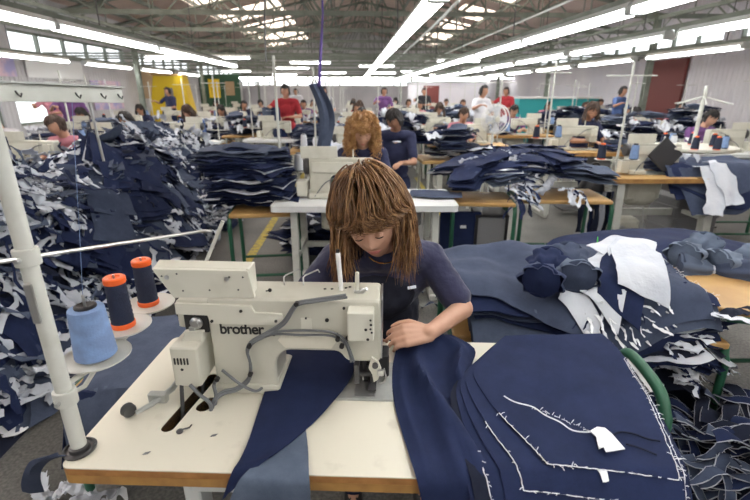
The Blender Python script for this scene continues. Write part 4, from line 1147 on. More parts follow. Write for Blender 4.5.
# bundles, loose panels and scraps: one mesh of each kind, copied
BUN = [bundle_proto(11, mats=('denim_dark', 'pocketing', 'denim_mid'), white=.3),
       bundle_proto(12, .55, .34, 6, ('denim_dark', 'greycloth', 'denim_mid'), 'yoke', .35),
       bundle_proto(13, .7, .26, 8, ('denim_mid', 'pocketing', 'denim_dark'), 'leg', .3),
       bundle_proto(14, .5, .36, 5, ('denim_black', 'denim_dark', 'pocketing'), 'yoke', .45, .045),
       bundle_proto(15, .6, .3, 9, ('denim_dark', 'pocketing', 'denim_black'), 'leg', .25, .04),
       bundle_proto(16, .6, .32, 6, ('denim_slate', 'denim_dark', 'denim_light'), 'leg', .4)]
BUNLOOK = ['navy', 'navy and grey', 'mid blue', 'black and navy', 'dark navy', 'slate blue']
def lone(seed, L, W, kind, m, amp):
    b = MB(); sheet(b, 0, 0, 0, L, W, kind, lambda x, y: .01, amp=amp, freq=5, seed=seed, nu=14, nv=7, thick=.003); return b.build('denim_cloth', m, smooth=True, angle=60)
LON = [lone(21, .9, .34, 'leg', 'denim_slate', .05), lone(22, .8, .3, 'leg', 'denim_mid', .045), lone(23, .7, .36, 'yoke', 'denim_dark', .05), lone(24, .95, .36, 'leg', 'denim_slate', .06), lone(25, .6, .3, 'yoke', 'denim_black', .04)]
RAG = [rag_proto(31, .24, amp=.10, asp=.5), rag_proto(32, .16, amp=.08), rag_proto(33, .30, 'pocketing', amp=.13, asp=.42), rag_proto(34, .22, 'greycloth', amp=.09, asp=.5), rag_proto(35, .13, 'fray', amp=.06), rag_proto(36, .3, 'pocketing', amp=.14, asp=.7)]
flatH = lambda z: (lambda x, y: z)

rows = {   # x of the row, list of (y, top, machine direction, worker?)
    'middle row': [(.02, 3.5, 'white', 1), (.1, 5.6, 'white', 1), (.15, 7.6, 'white', 1), (.15, 9.8, 'white', 1), (.15, 12.2, 'white', -1), (.15, 15, 'white', 1), (.15, 18.5, 'white', 1), (.15, 22.5, 'white', 1)],
    'wooden row': [(3.08, 4.42, 'wood', 1), (2.95, 5.8, 'wood', 1), (3.3, 8.9, 'wood', -1), (3.4, 11.2, 'wood', 1), (3.5, 14, 'wood', 1), (3.6, 17.4, 'wood', -1), (3.7, 21.5, 'wood', 1)],
    'maroon door row': [(5.1, 6.1, 'white', -1), (5.4, 8.1, 'white', 1), (5.6, 10.4, 'wood', 1), (5.8, 13.2, 'white', -1), (6, 17, 'white', 1), (6.2, 20.5, 'white', 1)],
    'fan row': [(1.85, 7.3, 'wood', -1), (1.8, 9.4, 'white', 1), (1.8, 12, 'wood', 1), (1.8, 15, 'white', -1), (1.8, 18.6, 'white', 1), (1.8, 23, 'white', 1)],
    'heap row': [(-3.35, 5.0, 'white', 1), (-3.2, 6.5, 'white', 1), (-2.85, 7.9, 'white', -1), (-2.9, 10, 'white', 1), (-3, 12.5, 'wood', 1), (-3, 15.6, 'white', 1), (-3, 19.5, 'white', 1), (-3, 24, 'white', 1)],
    'window row': [(-4.9, 6.2, 'white', 1), (-4.9, 8.3, 'white', -1), (-4.9, 10.6, 'white', 1), (-4.9, 13.2, 'white', 1), (-4.9, 16.6, 'wood', 1), (-4.9, 20.8, 'white', 1)],
    'aisle row': [(-1.3, 8.3, 'white', 1), (-1.4, 10.8, 'white', 1), (-1.4, 13.6, 'wood', 1), (-1.4, 17, 'white', 1), (-1.4, 21, 'white', 1)],
    'outer row': [(7.6, 7.4, 'wood', 1), (7.8, 10.2, 'white', 1), (7.9, 14.2, 'white', 1), (7.9, 18.5, 'white', 1)],
}
MID = []
r = random.Random(99)
count_b = 0
for who, lst in rows.items():
    for k, (x, y, top, mf) in enumerate(lst):
        n = ORD[k]; rz = R(r.uniform(-3, 3)) if k else R(-2)
        c, s = math.cos(rz), math.sin(rz)
        at = lambda a, b_, z: (x+a*c-b_*s, y+a*s+b_*c, z)
        tt = place(TAB[top], (x+(.07 if y == 3.5 else 0), y, 0), rz, f'{"white" if top == "white" else "wooden"}-topped sewing table, {n} back in the {who}', 'table', f'sewing tables of the {who}')
        if y == 5.8: tt.scale = (1, 1, 1.1)
        elif y == 3.5: tt.scale = (1.16, 1.12, 1)
        else: tt.scale = (1, 1, 1)
        place(MAC[mf], at(-.06*mf-(.06 if y == 3.5 else 0), .03, .761 if y != 5.8 else .837), rz, f'cream sewing machine on the {n} table back in the {who}', 'sewing machine', f'sewing machines of the {who}')
        sx = -.53*mf-(.09 if y == 3.5 else 0)
        place(STD, at(sx, -.2 if k % 2 or y == 4.42 else .2, .76 if y != 5.8 else .836), rz+R(r.uniform(-25, 25)), f'thread stand on the {n} table back in the {who}', 'thread stand', f'thread stands of the {who}')
        MID.append((who, k, x, y, rz, mf, sx, -.2 if k % 2 else .2))
# cones sit on the dishes of the nearer stands
bpy.context.view_layer.update()
for o in [o for o in COL.objects if o.name.startswith('thread_stand') and o.get('group')]:
    if o.location.y > 13.5: continue
    lab = o['label'].replace('thread stand on the', '').replace(' back in the', ' of the').strip()
    for i, sx in enumerate((-.15, .15)):
        m = r.choice(['navy', 'navy', 'blue', 'white'])
        p = o.location + Matrix.Rotation(o.rotation_euler.z, 3, 'Z') @ Vector((sx, 0, .179))
        place(CONE[m], p, 0, f'{m} thread cone on stand of {lab}, {"first" if i == 0 else "second"} dish', 'thread cone', 'thread cones on the stands down the hall')

RAGLOOK = ['white wedge', 'small white', 'long white', 'grey', 'tiny white', 'large white']
def pile_on(x, y, z, n, what, spread=(.3, .16), rags=2, sc=1., kinds=None, rr=None, group=None):
    """a small pile of bundles with rags thrown on"""
    rr = rr or r
    h = z; g = group or what
    ks = rr.sample(list(kinds or range(6)), min(n, len(kinds or range(6))))
    for i, k in enumerate(ks):
        drop(BUN[k], x+rr.uniform(-1, 1)*spread[0], y+rr.uniform(-1, 1)*spread[1], flatH(h), rr.uniform(0, 6.28), f'crumpled {BUNLOOK[k]} denim bundle {what}', 'denim bundle', f'denim bundles {g}', sc*rr.uniform(.8, 1.1))
        h += .075*sc
    for k in rr.sample(range(6), rags):
        drop(RAG[k], x+rr.uniform(-1, 1)*spread[0], y+rr.uniform(-1, 1)*spread[1], flatH(h+.02), rr.uniform(0, 6), f'{RAGLOOK[k]} cloth scrap thrown {what}', 'cloth scrap', f'cloth scraps {g}', rr.uniform(.8, 1.3))
OCC = [(x-.68, x+.68, y-.34, y+1.0) for (_, _, x, y, *_r) in MID]+[(5.2, 8, 14.6, 15.4), (-7, -1.4, 1, 7.2), (.4, 2.75, .5, 5.2), (-1.6, -.5, 3.9, 4.9), (-8, -6.3, 18.5, 19.5)]
def free(x, y, w=.5, d=.3):
    return all(x+w < a or x-w > b_ or y+d < c or y-d > e for a, b_, c, e in OCC) and abs(x+6.3) > .7 and abs(x-7.3) > .7
for (who, k, x, y, rz, mf, sx, sy) in MID:
    if y < 4.2 and x < 1: continue
    n = 1 if y > 19 else r.choice([1, 2, 2, 3])
    side = .38*mf
    pile_on(x+side*1.1, y-.02, .77 if y != 5.8 else .85, n, f'on the {ORD[k]} table of the {who}', (.10, .08), 1 if y < 16 else 0, .62)
    if y < 21:                                                     # work benches with heaps between the tables
        for dx, dy in ((1.15, .2), (-1.15, .2), (1.15, .8), (-1.15, .8), (0, 1.35)):
            bx, by = x+dx, y+dy
            if free(bx, by):
                OCC.append((bx-.48, bx+.48, by-.28, by+.28))
                place(BENCH, (bx, by, 0), R(r.uniform(-5, 5)), f'green-framed bench beside the {ORD[k]} table of the {who}', 'bench', 'green-framed benches between the tables')
                pile_on(bx, by, .63, r.choice([3, 4, 5]) if by < 12 else 2, f'on bench by {ORD[k]} table of the {who}', (.2, .1), r.choice([1, 2, 3]), .9)
                break
fan = proto_fan(); fan.location = (1.97, 6.4, 0); fan.scale = (.72,)*3; fan.rotation_euler = (0, 0, R(12))
tag(fan, 'white pedestal fan with round wire cage among the sewing tables', 'fan')
def zone(x, y):
    z_ = HH(x, y)
    return f'{"foot" if z_ < .3 else "flank" if z_ < .78 else "crest"} of the big heap, {"nearest end" if y < 3 else "middle stretch" if y < 4.7 else "far end"}'
TUFLOOK = ['white and navy', 'tricolour', 'mostly navy', 'grey and white']
LONLOOK = ['long slate', 'long blue', 'short navy', 'widest slate', 'small black']
TUF = [tuft_proto(51, ('pocketing', 'denim_dark')), tuft_proto(52, ('pocketing', 'denim_black', 'denim_mid'), 14, .2), tuft_proto(53, ('denim_dark', 'pocketing', 'denim_slate'), 12, .22), tuft_proto(54, ('greycloth', 'pocketing'), 9, .13)]
# ---------------------------------------------------------------- cloth on the near table
def from_rows(rows, n=14, lift=None, amp=.003, freq=9, seed=0, sub=3, thick=.0025):
    """rows: (left, right) world points; finer rows and columns with soft folds between"""
    Ls = smooth_pts([a for a, _ in rows], sub); Rs = smooth_pts([c for _, c in rows], sub); out = []
    for i, (a, c) in enumerate(zip(Ls, Rs)):
        row = []
        for j in range(n+1):
            p = a.lerp(c, j/n)
            if lift: p = p+lift(i/(len(Ls)-1), j/n, p)
            p = p+Vector((0, 0, amp*nz(p.x*freq, p.y*freq, seed)))
            row.append(p)
        out.append(row)
    return out
def cloth(name, rows, m, label, cat, fr=None, group=None, thick=.0025, parent=None):
    b = MB(); bd, P = cloth_grid(b, rows, thick); o = b.build(name, m, parent, smooth=True, angle=70)
    if not parent: c = recenter(o); tag(o, label, cat, group)
    if fr:
        rr = random.Random(len(rows)); k = MB()
        for pts in fr: fringe(k, pts, rr, .016, prob=.45)
        e = k.build('frayed_edge', 'fray', o if not parent else parent)
        if not parent: e.data.transform(Matrix.Translation(-c))
    return o
HANG = -.022
def hang(px, py): return toW(*lv(px, py, HANG))
Z = .766
# dark trouser leg fed under the arm, and its paler facing underneath
rows = [(atz(296, 338, Z), atz(362, 340, Z)), (atz(281, 352, Z+.004), atz(358, 353, Z+.006)), (atz(270, 375, Z+.004), atz(352, 376, Z+.006)), (atz(262, 400, Z+.004), atz(333, 402, Z+.004)),
        (atz(250, 437, Z+.003), atz(301, 434, Z+.004)), (atz(240, 460, Z+.003), atz(276, 453, Z+.006)), (atz(232, 472, Z+.003), atz(262, 463, Z+.006)), (hang(222, 500), hang(231, 492))]
cloth('trouser_cloth', from_rows(rows, 12, lambda t, u, p: Vector((0, 0, .010*math.sin(math.pi*u)*(.4+.6*math.sin(5*t+2*u)))), seed=1), 'denim_dark', 'dark navy trouser leg fed under the near machine arm, over the table edge', 'denim piece')
rows = [(atz(288, 432, Z), atz(306, 431, Z)), (atz(268, 452, Z), atz(308, 448, Z)), (atz(246, 473, Z), atz(309, 474, Z)), (hang(236, 486), hang(310, 486)), (hang(226, 512), hang(311, 512)), (hang(218, 545), hang(312, 545))]
cloth('denim_facing', from_rows(rows, 10, seed=2), 'denim_light', 'paler washed denim end hanging below the dark leg, over the wooden edge', 'denim piece')
# big dark leg held by the woman, with soft ridges
def fold_b(t, u, p):
    q = .045*math.exp(-((u-(.18+.55*t))/.10)**2)*math.sin(math.pi*min(1, t*1.15))+.040*math.exp(-((u-.75-.15*math.sin(3*t))/.08)**2)*math.exp(-((t-.25)/.2)**2)+.03*math.exp(-(t/.12)**2)
    q += .018*math.exp(-((u-.40)/.06)**2)*math.exp(-((t-.7)/.25)**2)+.014*math.exp(-((u-.12)/.05)**2)*math.exp(-((t-.55)/.3)**2)
    return Vector((0, 0, q))
rows = [(atz(397, 343, Z), atz(450, 343, Z)), (atz(396, 352, Z), atz(474, 352, Z)), (atz(393, 364, Z), atz(472, 364, Z)), (atz(392, 378, Z), atz(468, 378, Z)), (atz(393, 396, Z), atz(479, 397, Z)), (atz(397, 416, Z), atz(493, 416, Z)),
        (atz(405, 442, Z), atz(507, 440, Z)), (atz(415, 474, Z+.004), atz(524, 470, Z+.004)), (hang(421, 498), hang(536, 498)), (hang(430, 540), hang(550, 540))]
cloth('trouser_cloth', from_rows(rows, 22, fold_b, seed=5, sub=4), 'denim_dark', 'wide dark navy leg with soft folds under the woman\'s hands, hanging over the edge', 'denim piece')
# fanned stack of cut fronts
top = [((505, 336), (602, 334)), ((492, 350), (616, 348)), ((474, 371), (632, 372)), ((484, 394), (646, 394)), ((505, 420), (659, 425)), ((531, 446), (671, 453)), ((547, 464), (680, 476))]
def stack_rows(k, dx0, dx1, dy): return [(atz(a[0]+dx0*(i/6), a[1]+dy*(i/6)**1.3, Z+.012+.0045*k), atz(c[0]+dx1*(i/6), c[1]+dy*(i/6)**1.3, Z+.012+.0045*k)) for i, (a, c) in enumerate(top)]
def droop(t, u, p):
    l = toL(p); e = max(0, -l.y-.0); return Vector((0, 0, -.9*e))
whites = [('topmost', 'denim_dark', 0, 0, 0), ('second', 'denim_dark', -22, 9, 16), ('third', 'denim_dark', -37, 17, 30), ('fourth', 'denim_dark', -48, 27, 46), ('fifth', 'denim_black', -62, 34, 62), ('lowest', 'denim_dark', -60, 44, 85)]
for k, (nm, m, dx0, dx1, dy) in enumerate(whites):
    rws = from_rows(stack_rows(5-k, dx0, dx1, dy), 14, droop, amp=.004, seed=10+k, sub=4)
    lab = f'{nm} navy cut front of the fanned stack beside the near machine, white frayed rim'
    cloth('trouser_piece', rws, m, lab, 'denim piece', ([[r_[-1] for r_ in rws][len(rws)//4:]] if k in (0, 2) else [])+[rws[-1]]+([[r_[0] for r_ in rws][len(rws)*3//5:]] if k in (0, 1, 3) else []), 'fanned cut fronts beside the near machine')
# thread tail, tape tab and slit pocket line on the top piece
ZT = Z+.045
b = MB(); b.tube(smooth_pts([atz(x, y, ZT+dz) for x, y, dz in ((504, 396, 0), (515, 402, .002), (533, 407, 0), (545, 415, .003), (560, 422, 0), (572, 430, .002), (585, 432, 0), (597, 431, 0))]), .0017, 5)
rr = random.Random(4)
for i in range(26):
    t = i/26; p = atz(533+62*t, 407+26*t, ZT); b.tube([p, p+Vector((rr.uniform(-.012, .012), rr.uniform(-.012, .012), .002))], .0008, 3)
o = b.build('thread_tail', 'thread_white'); recenter(o); tag(o, 'loose white thread tail trailing over the topmost navy front', 'thread')
b = MB(); cloth_grid(b, [[atz(x, y, ZT+.003) for x, y in q] for q in (((590, 431), (597, 427), (605, 428)), ((600, 440), (606, 436), (612, 434)), ((606, 452), (614, 451), (625, 449)))], .002)
cloth_grid(b, [[atz(x, y, ZT+.004) for x, y in q] for q in (((596, 434), (599, 434), (601, 435)), ((597, 441), (600, 441), (603, 441)), ((599, 449), (601, 448), (604, 447)))], .002)
o = b.build('tape_tab', 'fray', smooth=True); recenter(o); tag(o, 'short white tape tab at the end of the thread tail', 'tape')
b = MB(); cloth_grid(b, [[atz(x, y, Z+.03) for x, y in q] for q in (((593, 464), (598, 463), (603, 463)), ((600, 473), (604, 472), (607, 472)), ((603, 482), (606, 482), (609, 481)))], .002)
o = b.build('tape_tab', 'fray', smooth=True); recenter(o); tag(o, 'white tape tab sticking out under the topmost front', 'tape')
b = MB(); b.tube(smooth_pts([atz(x, y, ZT-.002) for x, y in ((612, 436), (620, 432), (634, 434), (648, 439), (660, 441))]), .0022, 5); b.tube(smooth_pts([atz(x, y, ZT-.002) for x, y in ((626, 444), (640, 448), (657, 455))]), .0022, 5)
o = b.build('pocket_seam', 'denim_black'); recenter(o); tag(o, 'curved dark pocket slit line on the topmost navy front', 'seam')
# bench end that carries the stack
def green_bench(w, d, h, loc, rz, label, top='wood', bw=None):
    t = empty('work_bench', loc, rz, label, 'bench')
    bw = bw or w
    MB().box(-bw/2, bw/2, -d/2+.02, d/2-.02, h-.03, h, c=.006).build('board', top, t)
    for s in (-1, 1):
        x = s*(w/2-.0); e = .02
        pts = smooth_pts([(x, -d/2+e, 0), (x, -d/2+e, h-.16), (x, -d/2+e+.02, h-.06), (x, -d/2+.10, h-.02), (x, d/2-.10, h-.02), (x, d/2-e-.02, h-.06), (x, d/2-e, h-.16), (x, d/2-e, 0)], 4)
        MB().tube(pts, .017, 10).build('end_frame', 'green', t, smooth=True)
    for q in (-1, 1): MB().cyl((-w/2, q*(d/2-.02), .15), (w/2, q*(d/2-.02), .15), .012, n=8).build('stretcher', 'green', t)
    return t
green_bench(.36, .36, .755, (.715, 1.17, 0), R(-8), 'green tube bench under the fanned stack, curved end showing', bw=.12)
# white board leaning beside the stack
o = MB().add([atz(619, 350, .62), atz(631, 357, .60), atz(663, 392, .45), atz(650, 392, .46), atz(619, 350, .625), atz(631, 357, .605), atz(663, 392, .455), atz(650, 392, .465)], [(3, 2, 1, 0), (4, 5, 6, 7), (0, 1, 5, 4), (1, 2, 6, 5), (2, 3, 7, 6), (3, 0, 4, 7)]).build('card_board', 'white', fix=True)
recenter(o); tag(o, 'white card strip lying between the fanned stack and scrap heap', 'card')

# ---------------------------------------------------------------- big stack of denim behind the near table
green_bench(1.15, .62, .56, (1.02, 1.90, 0), R(-6), 'low bench buried under the big denim stack behind the near table')
def mound(cx, cy, a, b_, h, z0):
    return lambda x, y: z0+h*max(0, 1-((x-cx)/a)**2)*max(0, 1-((y-cy)/b_)**2)
def drape(H, cx, cy, w, d, ztop, r0=.05):
    """surface H inside the board, falling over its rim outside"""
    def f(x, y):
        e = max(abs(x-cx)-w/2, abs(y-cy)-d/2, 0); return max(.03, H(x, y)-(e*e/(.16) if e < .08 else .04+(e-.08)*1.6))
    return f
HB = drape(mound(1.0, 1.95, .9, .6, .06, .57), 1.02, 1.92, 1.1, .56, .56)
looks = ['denim_dark', 'denim_slate', 'denim_dark', 'denim_slate', 'denim_dark', 'denim_mid', 'denim_slate', 'denim_dark', 'denim_mid']
rr = random.Random(3); z = .0
for k, m in enumerate(looks):
    b = MB(); bd, P = sheet(b, 1.05+rr.uniform(-.03, .03)-.010*k, 1.88+rr.uniform(-.02, .02), R(-4+rr.uniform(-5, 5)), 1.06, .66, 'leg' if k % 2 else 'yoke', HB, lift=z, amp=.045, freq=3.4, seed=40, nu=26, nv=16, thick=.005)
    o = b.build('denim_piece', m, smooth=True, angle=70); c = recenter(o)
    tag(o, f'{ORD[k]} { {"denim_slate": "slate", "denim_mid": "blue"}.get(m, "navy")} panel up in the big stack behind the near table', 'denim piece', 'panels of the big stack behind the near table')
    e = MB(); nn = 17; R_ = [P[i*nn+nn-1] for i in range(27)]; F = P[26*nn:27*nn]
    fringe(e, F, rr, .03, prob=.5); fr = e.build('frayed_edge', 'fray', o); fr.data.transform(Matrix.Translation(-c))
    z += .021
HB2 = lambda x, y: HB(x, y)+z
TUF0 = [tuft_proto(55, ('fray', 'denim_dark'), 16, .12, .35), tuft_proto(56, ('denim_dark', 'fray', 'greycloth'), 16, .14, .35)]
for k in range(44):
    q = atz(rr.uniform(570, 655), rr.uniform(292, 330), .66); drop(TUF0[k % 2], q.x, q.y+.05, lambda a, c: HB(a, c)+.02, rr.uniform(-.6, .6), 'frayed fringe strips at the cut end of the big denim stack', 'cloth tangle', 'fringe at the cut end of the big denim stack', rr.uniform(.5, .9), lift=rr.uniform(.01, .13))
# twisted dark bundles tied in the middle
def bow(loc, rz, L, m, label, sc=1.):
    t = empty('tied_bundle', loc, rz, label, 'tied bundle'); t.scale = (sc,)*3
    for s in (-1, 1):
        b = MB(); rows = []
        for i in range(13):
            u = i/12; rad = (.018+.065*math.sin(min(1, u*1.15)*math.pi*.62)**.8)*(1+.10*math.sin(9*u)); row = []
            for j in range(29):
                a = 2*math.pi*j/28; q = rad*(1+.13*math.sin(a*7+u*2)+.05*math.sin(a*13)); row.append(Vector((s*u*L/2, math.cos(a)*q, .06+math.sin(a)*q*.72)))
            rows.append(row)
        vs = [p for r_ in rows for p in r_]; n = 29
        b.add(vs, [(i*n+j, i*n+j+1, (i+1)*n+j+1, (i+1)*n+j) for i in range(12) for j in range(28)]); b.build('gathered_end', m, t, smooth=True, angle=180)
        e = MB()
        for k in range(7): e.lathe([(.012+.009*k, 0), (.018+.009*k, .006), (.013+.009*k, .01)], (s*(L/2-.012-.001*k), 0, .06), 18, (s, 0, 0))
        e.build('layer_rolls', m, t, smooth=True)
    MB().lathe([(.021, -.012), (.026, 0), (.021, .012)], (0, 0, .055), 16, (1, 0, 0)).build('tie', 'pocketing', t, smooth=True)
    return t
p = atz(543, 287, .78); bow((p.x, p.y, HB2(p.x, p.y)-.01), R(60), .26, 'denim_dark', 'dark gathered bundle tied in the middle on the big denim stack', 1.0)
p = atz(567, 283, .78); bow((p.x+.01, p.y, HB2(p.x, p.y)-.01), R(75), .27, 'denim_mid', 'mid blue gathered bundle next to the white panels on the big stack', 1.0)
# white pocketing panels fanned on top
for k, (x, y, rz, L, W_, m) in enumerate(((590, 285, 50, .30, .16, 'pocketing'), (600, 281, 38, .30, .16, 'denim_black'), (606, 283, 55, .30, .16, 'pocketing'), (612, 276, 42, .30, .17, 'pocketing'), (620, 283, 62, .30, .17, 'denim_dark'), (628, 276, 70, .30, .18, 'pocketing'), (622, 268, 20, .26, .20, 'pocketing'), (634, 282, 75, .25, .20, 'pocketing'))):
    q = atz(x, y, .80); b = MB(); sheet(b, q.x, q.y, R(rz), L, W_, 'pocket', HB2, lift=.012+.011*k, amp=.02, freq=6, seed=60+k, nu=14, nv=9, thick=.003, tilt=.05, rag=.012)
    o = b.build('pocket_lining', m, smooth=True, angle=60); recenter(o); tag(o, f'{"white" if m == "pocketing" else "dark"} pocket piece, {ORD[k]} up in the fan on the big denim stack', 'cloth piece', 'pocket linings fanned on the big denim stack')
b = MB(); b.cyl((0, 0, 0), (-.005, .0, .05), .004, .002, 8); o = b.build('green_tag', mat('tag_green', (.1, .7, .1), .5)); o.location = atz(596, 253, .83); o.location.z = .86; tag(o, 'small bright green tag poking up behind the pocket linings', 'tag')

# stack further right, gathered bundles on it
green_bench(1.2, .8, .52, (1.88, 2.42, 0), R(-3), 'low bench buried under the dark denim spread with light bows')
HC = drape(mound(1.85, 2.42, .8, .55, .10, .53), 1.88, 2.42, 1.15, .75, .52)
z = 0
for k in range(7):
    b = MB(); bd, P = sheet(b, 1.84+rr.uniform(-.04, .04), 2.40+rr.uniform(-.03, .03), R(180+6+rr.uniform(-10, 10)), 1.15, .82, ('leg', 'yoke')[k % 2], HC, lift=z, amp=.03, freq=2.6, seed=70+k//3, nu=24, nv=16, thick=.005)
    o = b.build('denim_piece', 'denim_dark', smooth=True, angle=70); c = recenter(o); tag(o, f'dark navy panel, {ORD[k]} up in the spread with light bows', 'denim piece', 'panels of the dark denim spread')
    e = MB(); fringe(e, P[24*17:25*17], rr, .035, prob=.6); f_ = e.build('frayed_edge', 'fray', o); f_.data.transform(Matrix.Translation(-c)); z += .016
HC2 = lambda x, y: HC(x, y)+z
for (px, py, rz, m, lab) in ((692, 262, 35, 'denim_light', 'light blue gathered bow bundle on the dark denim spread'), (712, 272, -20, 'denim_mid', 'mid blue gathered bundle below the light bow bundle'), (736, 268, 15, 'denim_light', 'speckled blue gathered bundle at the end of the bow row')):
    q = atz(px, py, .70); bow((q.x, q.y, HC2(q.x, q.y)-.01), R(rz), .30, m, lab, 1.05)

# frayed offcuts between the two stacks
rr = random.Random(12)
for k in range(80):
    x = rr.uniform(1.16, 1.62); y = rr.uniform(1.50, 2.0); q = rr.randrange(6)
    HH = lambda a, c: .50-.6*abs(a-1.35)+.06*math.sin(a*30)
    pk, lk = rr.choice(list(zip(TUF+RAG[3:5]+[BUN[0], BUN[3]], [t+' tangled' for t in TUFLOOK]+['grey ragged', 'tiny white', 'navy layered', 'black layered'])))
    drop(pk, x, y, HH, rr.uniform(0, 6), f'{lk} offcut, {"near" if y < 1.75 else "far"} part of the spill between two denim stacks', 'offcut', 'frayed offcuts between the two denim stacks', rr.uniform(.35, .75), lift=rr.uniform(-.08, .05))
b = MB(); sheet(b, 1.40, 1.75, 0, .5, .45, 'yoke', lambda a, c: .40-.6*abs(a-1.35), amp=.02, nu=12, nv=10); MB.box(b, 1.2, 1.55, 1.6, 1.9, 0, .3)
o = b.build('offcut_box', 'denim_black', smooth=False); recenter(o); tag(o, 'dark cloth-covered box holding up the spilling frayed offcuts', 'box')

# wooden table corner at the edge of view
t = empty('wooden_table', (1.85, 1.66, 0), R(-22), 'bare wooden table, just its corner in view beside the dark denim spread', 'table')
MB().box(-.52, .5, -.17, .30, .67, .70, c=.004).build('tabletop', 'wood', t); 
MB().tube([(-.5, -.20, .67), (.5, -.20, .67)], .016, 8).build('front_tube', 'green', t, smooth=True)
for x in (-.48, .46):
    for y in (-.19, .27): MB().cyl((x, y, 0), (x, y, .67), .016, n=10).build('leg', 'green', t)

for px, py, a in ((735, 312, .3), (744, 320, -.5)):
    q = atz(px, py, .705); b = MB(); sheet(b, q.x, q.y, a, .22, .05, 'yoke', lambda x, y: .705, amp=.02, freq=14, seed=int(px), nu=14, nv=3); o = b.build('cloth_strip', 'denim_black' if px < 740 else 'pocketing', smooth=True); recenter(o)
    tag(o, ('dark' if px < 740 else 'white')+' narrow cloth strip curled on the bare wooden table corner', 'cloth strip')

# waistband strips heaped on the floor
def strip_proto(seed, m, L=.5, w=.035):
    rr = random.Random(seed); b = MB(); rows = []; p = Vector((0, 0, 0)); a = 0
    for i in range(22):
        a += rr.uniform(-.35, .35); d = Vector((math.cos(a), math.sin(a), 0)); p = p+d*L/22; s = Vector((-d.y, d.x, .5*math.sin(i*.6+seed)))*w/2
        zz = Vector((0, 0, .03+.035*math.sin(i*.45+seed))); rows.append([p-s+zz, p+zz+Vector((0, 0, .004)), p+s+zz])
    cloth_grid(b, rows, .003); k = MB()
    for e in (0, 2): k.tube([q[e] for q in rows], .0022, 4)
    c = sum((q[1] for q in rows), Vector())/len(rows); c.z = 0
    o = b.build('denim_strip', m, smooth=True, angle=60); o.data.transform(Matrix.Translation(-c)); e = k.build('pale_edge', 'greycloth', o); e.data.transform(Matrix.Translation(-c)); return o
STRIPS = [strip_proto(1, 'denim_dark'), strip_proto(2, 'denim_slate'), strip_proto(3, 'denim_black', .42), strip_proto(4, 'denim_dark', .6), strip_proto(5, 'denim_mid', .4, .03), strip_proto(6, 'denim_black', .5, .05)]
def strips(n, fx, fy, H, label, group, sc=(0.8, 1.2), s=1):
    rr = random.Random(s)
    for i in range(n):
        x, y = fx(rr), fy(rr); qs = rr.randrange(6); pr = STRIPS[qs]
        if pr.get('_used'): o = copy_tree(pr)
        else: o = pr
        pr['_used'] = 1; o.location = (x, y, H(x, y)+rr.uniform(-.02, .03)); o.rotation_euler = (rr.uniform(-.2, .2), rr.uniform(-.2, .2), rr.uniform(0, 6.28)); o.scale = (rr.uniform(*sc),)*3
        tag(o, f'{["navy", "slate", "short black", "long navy", "blue", "wide black"][qs]} {label}', 'denim strip', group)
HF = lambda x, y: .30*math.exp(-((x-1.55)/.45)**2-((y-1.25)/.40)**2)
strips(120, lambda q: q.gauss(1.50, .25), lambda q: q.gauss(1.22, .22), HF, 'denim strip in the floor heap beside the fanned stack', 'denim strips heaped on the floor', s=8)
b = MB(); sheet(b, 1.55, 1.22, 0, 1.5, 1.2, 'yoke', lambda x, y: HF(x, y)-.03 if HF(x, y) > .04 else .004, amp=.004, nu=26, nv=22)
o = b.build('strip_heap', 'denim_black', smooth=True); recenter(o); tag(o, 'flattened dark denim under the heaped strips on the floor', 'denim heap', kind='stuff')
HG = lambda x, y: .10*math.exp(-((x-.95)/.3)**2-((y-3.35)/.3)**2)
strips(34, lambda q: q.gauss(.95, .17), lambda q: q.gauss(3.3, .2), HG, 'strip in the small floor heap behind the near worker', 'strips in the small floor heap', (.5, .9), 9)

# ---------------------------------------------------------------- low bench and cloth beyond the thread stand
green_bench(.42, .62, .50, (-.84, 1.70, 0), R(-6), 'green tube bench beyond the thread stand, slate denim over it')
def HD0(x, y):
    e = max(abs(x+.84)-.20, 0, abs(y-1.70)-.30); return max(.03, .51-3.2*e)
for k, (m, a, lab) in enumerate((('denim_slate', 8, 'slate blue panel spread over the bench beyond the thread cones'), ('denim_dark', -14, 'navy panel under the slate one on the same green bench'))):
    b = MB(); sheet(b, -.84+.02*k, 1.70, R(a+90), .72, .50, 'yoke', HD0, lift=.02-.014*k, amp=.02, freq=3, seed=81+k, nu=20, nv=14, thick=.004); o = b.build('denim_cloth', m, smooth=True, angle=60); recenter(o); tag(o, lab, 'denim piece')

# ---------------------------------------------------------------- the big heap along the aisle
def HH(x, y):
    ex = -1.70-x+.10*math.sin(y*2.1)+.10*nz(y*1.7, 3.3)
    rx = min(1, max(0, ex/.42)); rx = rx*rx*(3-2*rx)
    yend = 6.6 if x > -2.5 else (6.6-2.1*min(1, (-2.5-x)/.3))
    ry = min(1, max(0, (y-1.35)/.9)); ry = ry*ry*(3-2*ry); rb = min(1, max(0, (yend-y)/.4)); rl = min(1, max(0, (x+5.6)/.8))
    top = .86+.05*math.sin(y*2.3+x)+.12*nz(x*1.3, y*1.3, 5)-.16*max(0, 2.8-y)-.05*max(0, -x-3)-(.16*min(1, max(0, y-3.6)) if x < -2.4 else 0)
    return max(.0, top*rx*ry*rb*rl)
b = MB(); nx_, ny_ = 46, 60
rows_ = [[Vector((-5.7+4.1*i/nx_, 1.3+5.5*j/ny_, 0)) for i in range(nx_+1)] for j in range(ny_+1)]
for r_ in rows_:
    for p in r_: p.z = max(.002, HH(p.x, p.y)-.05+.04*nz(p.x*5, p.y*5))
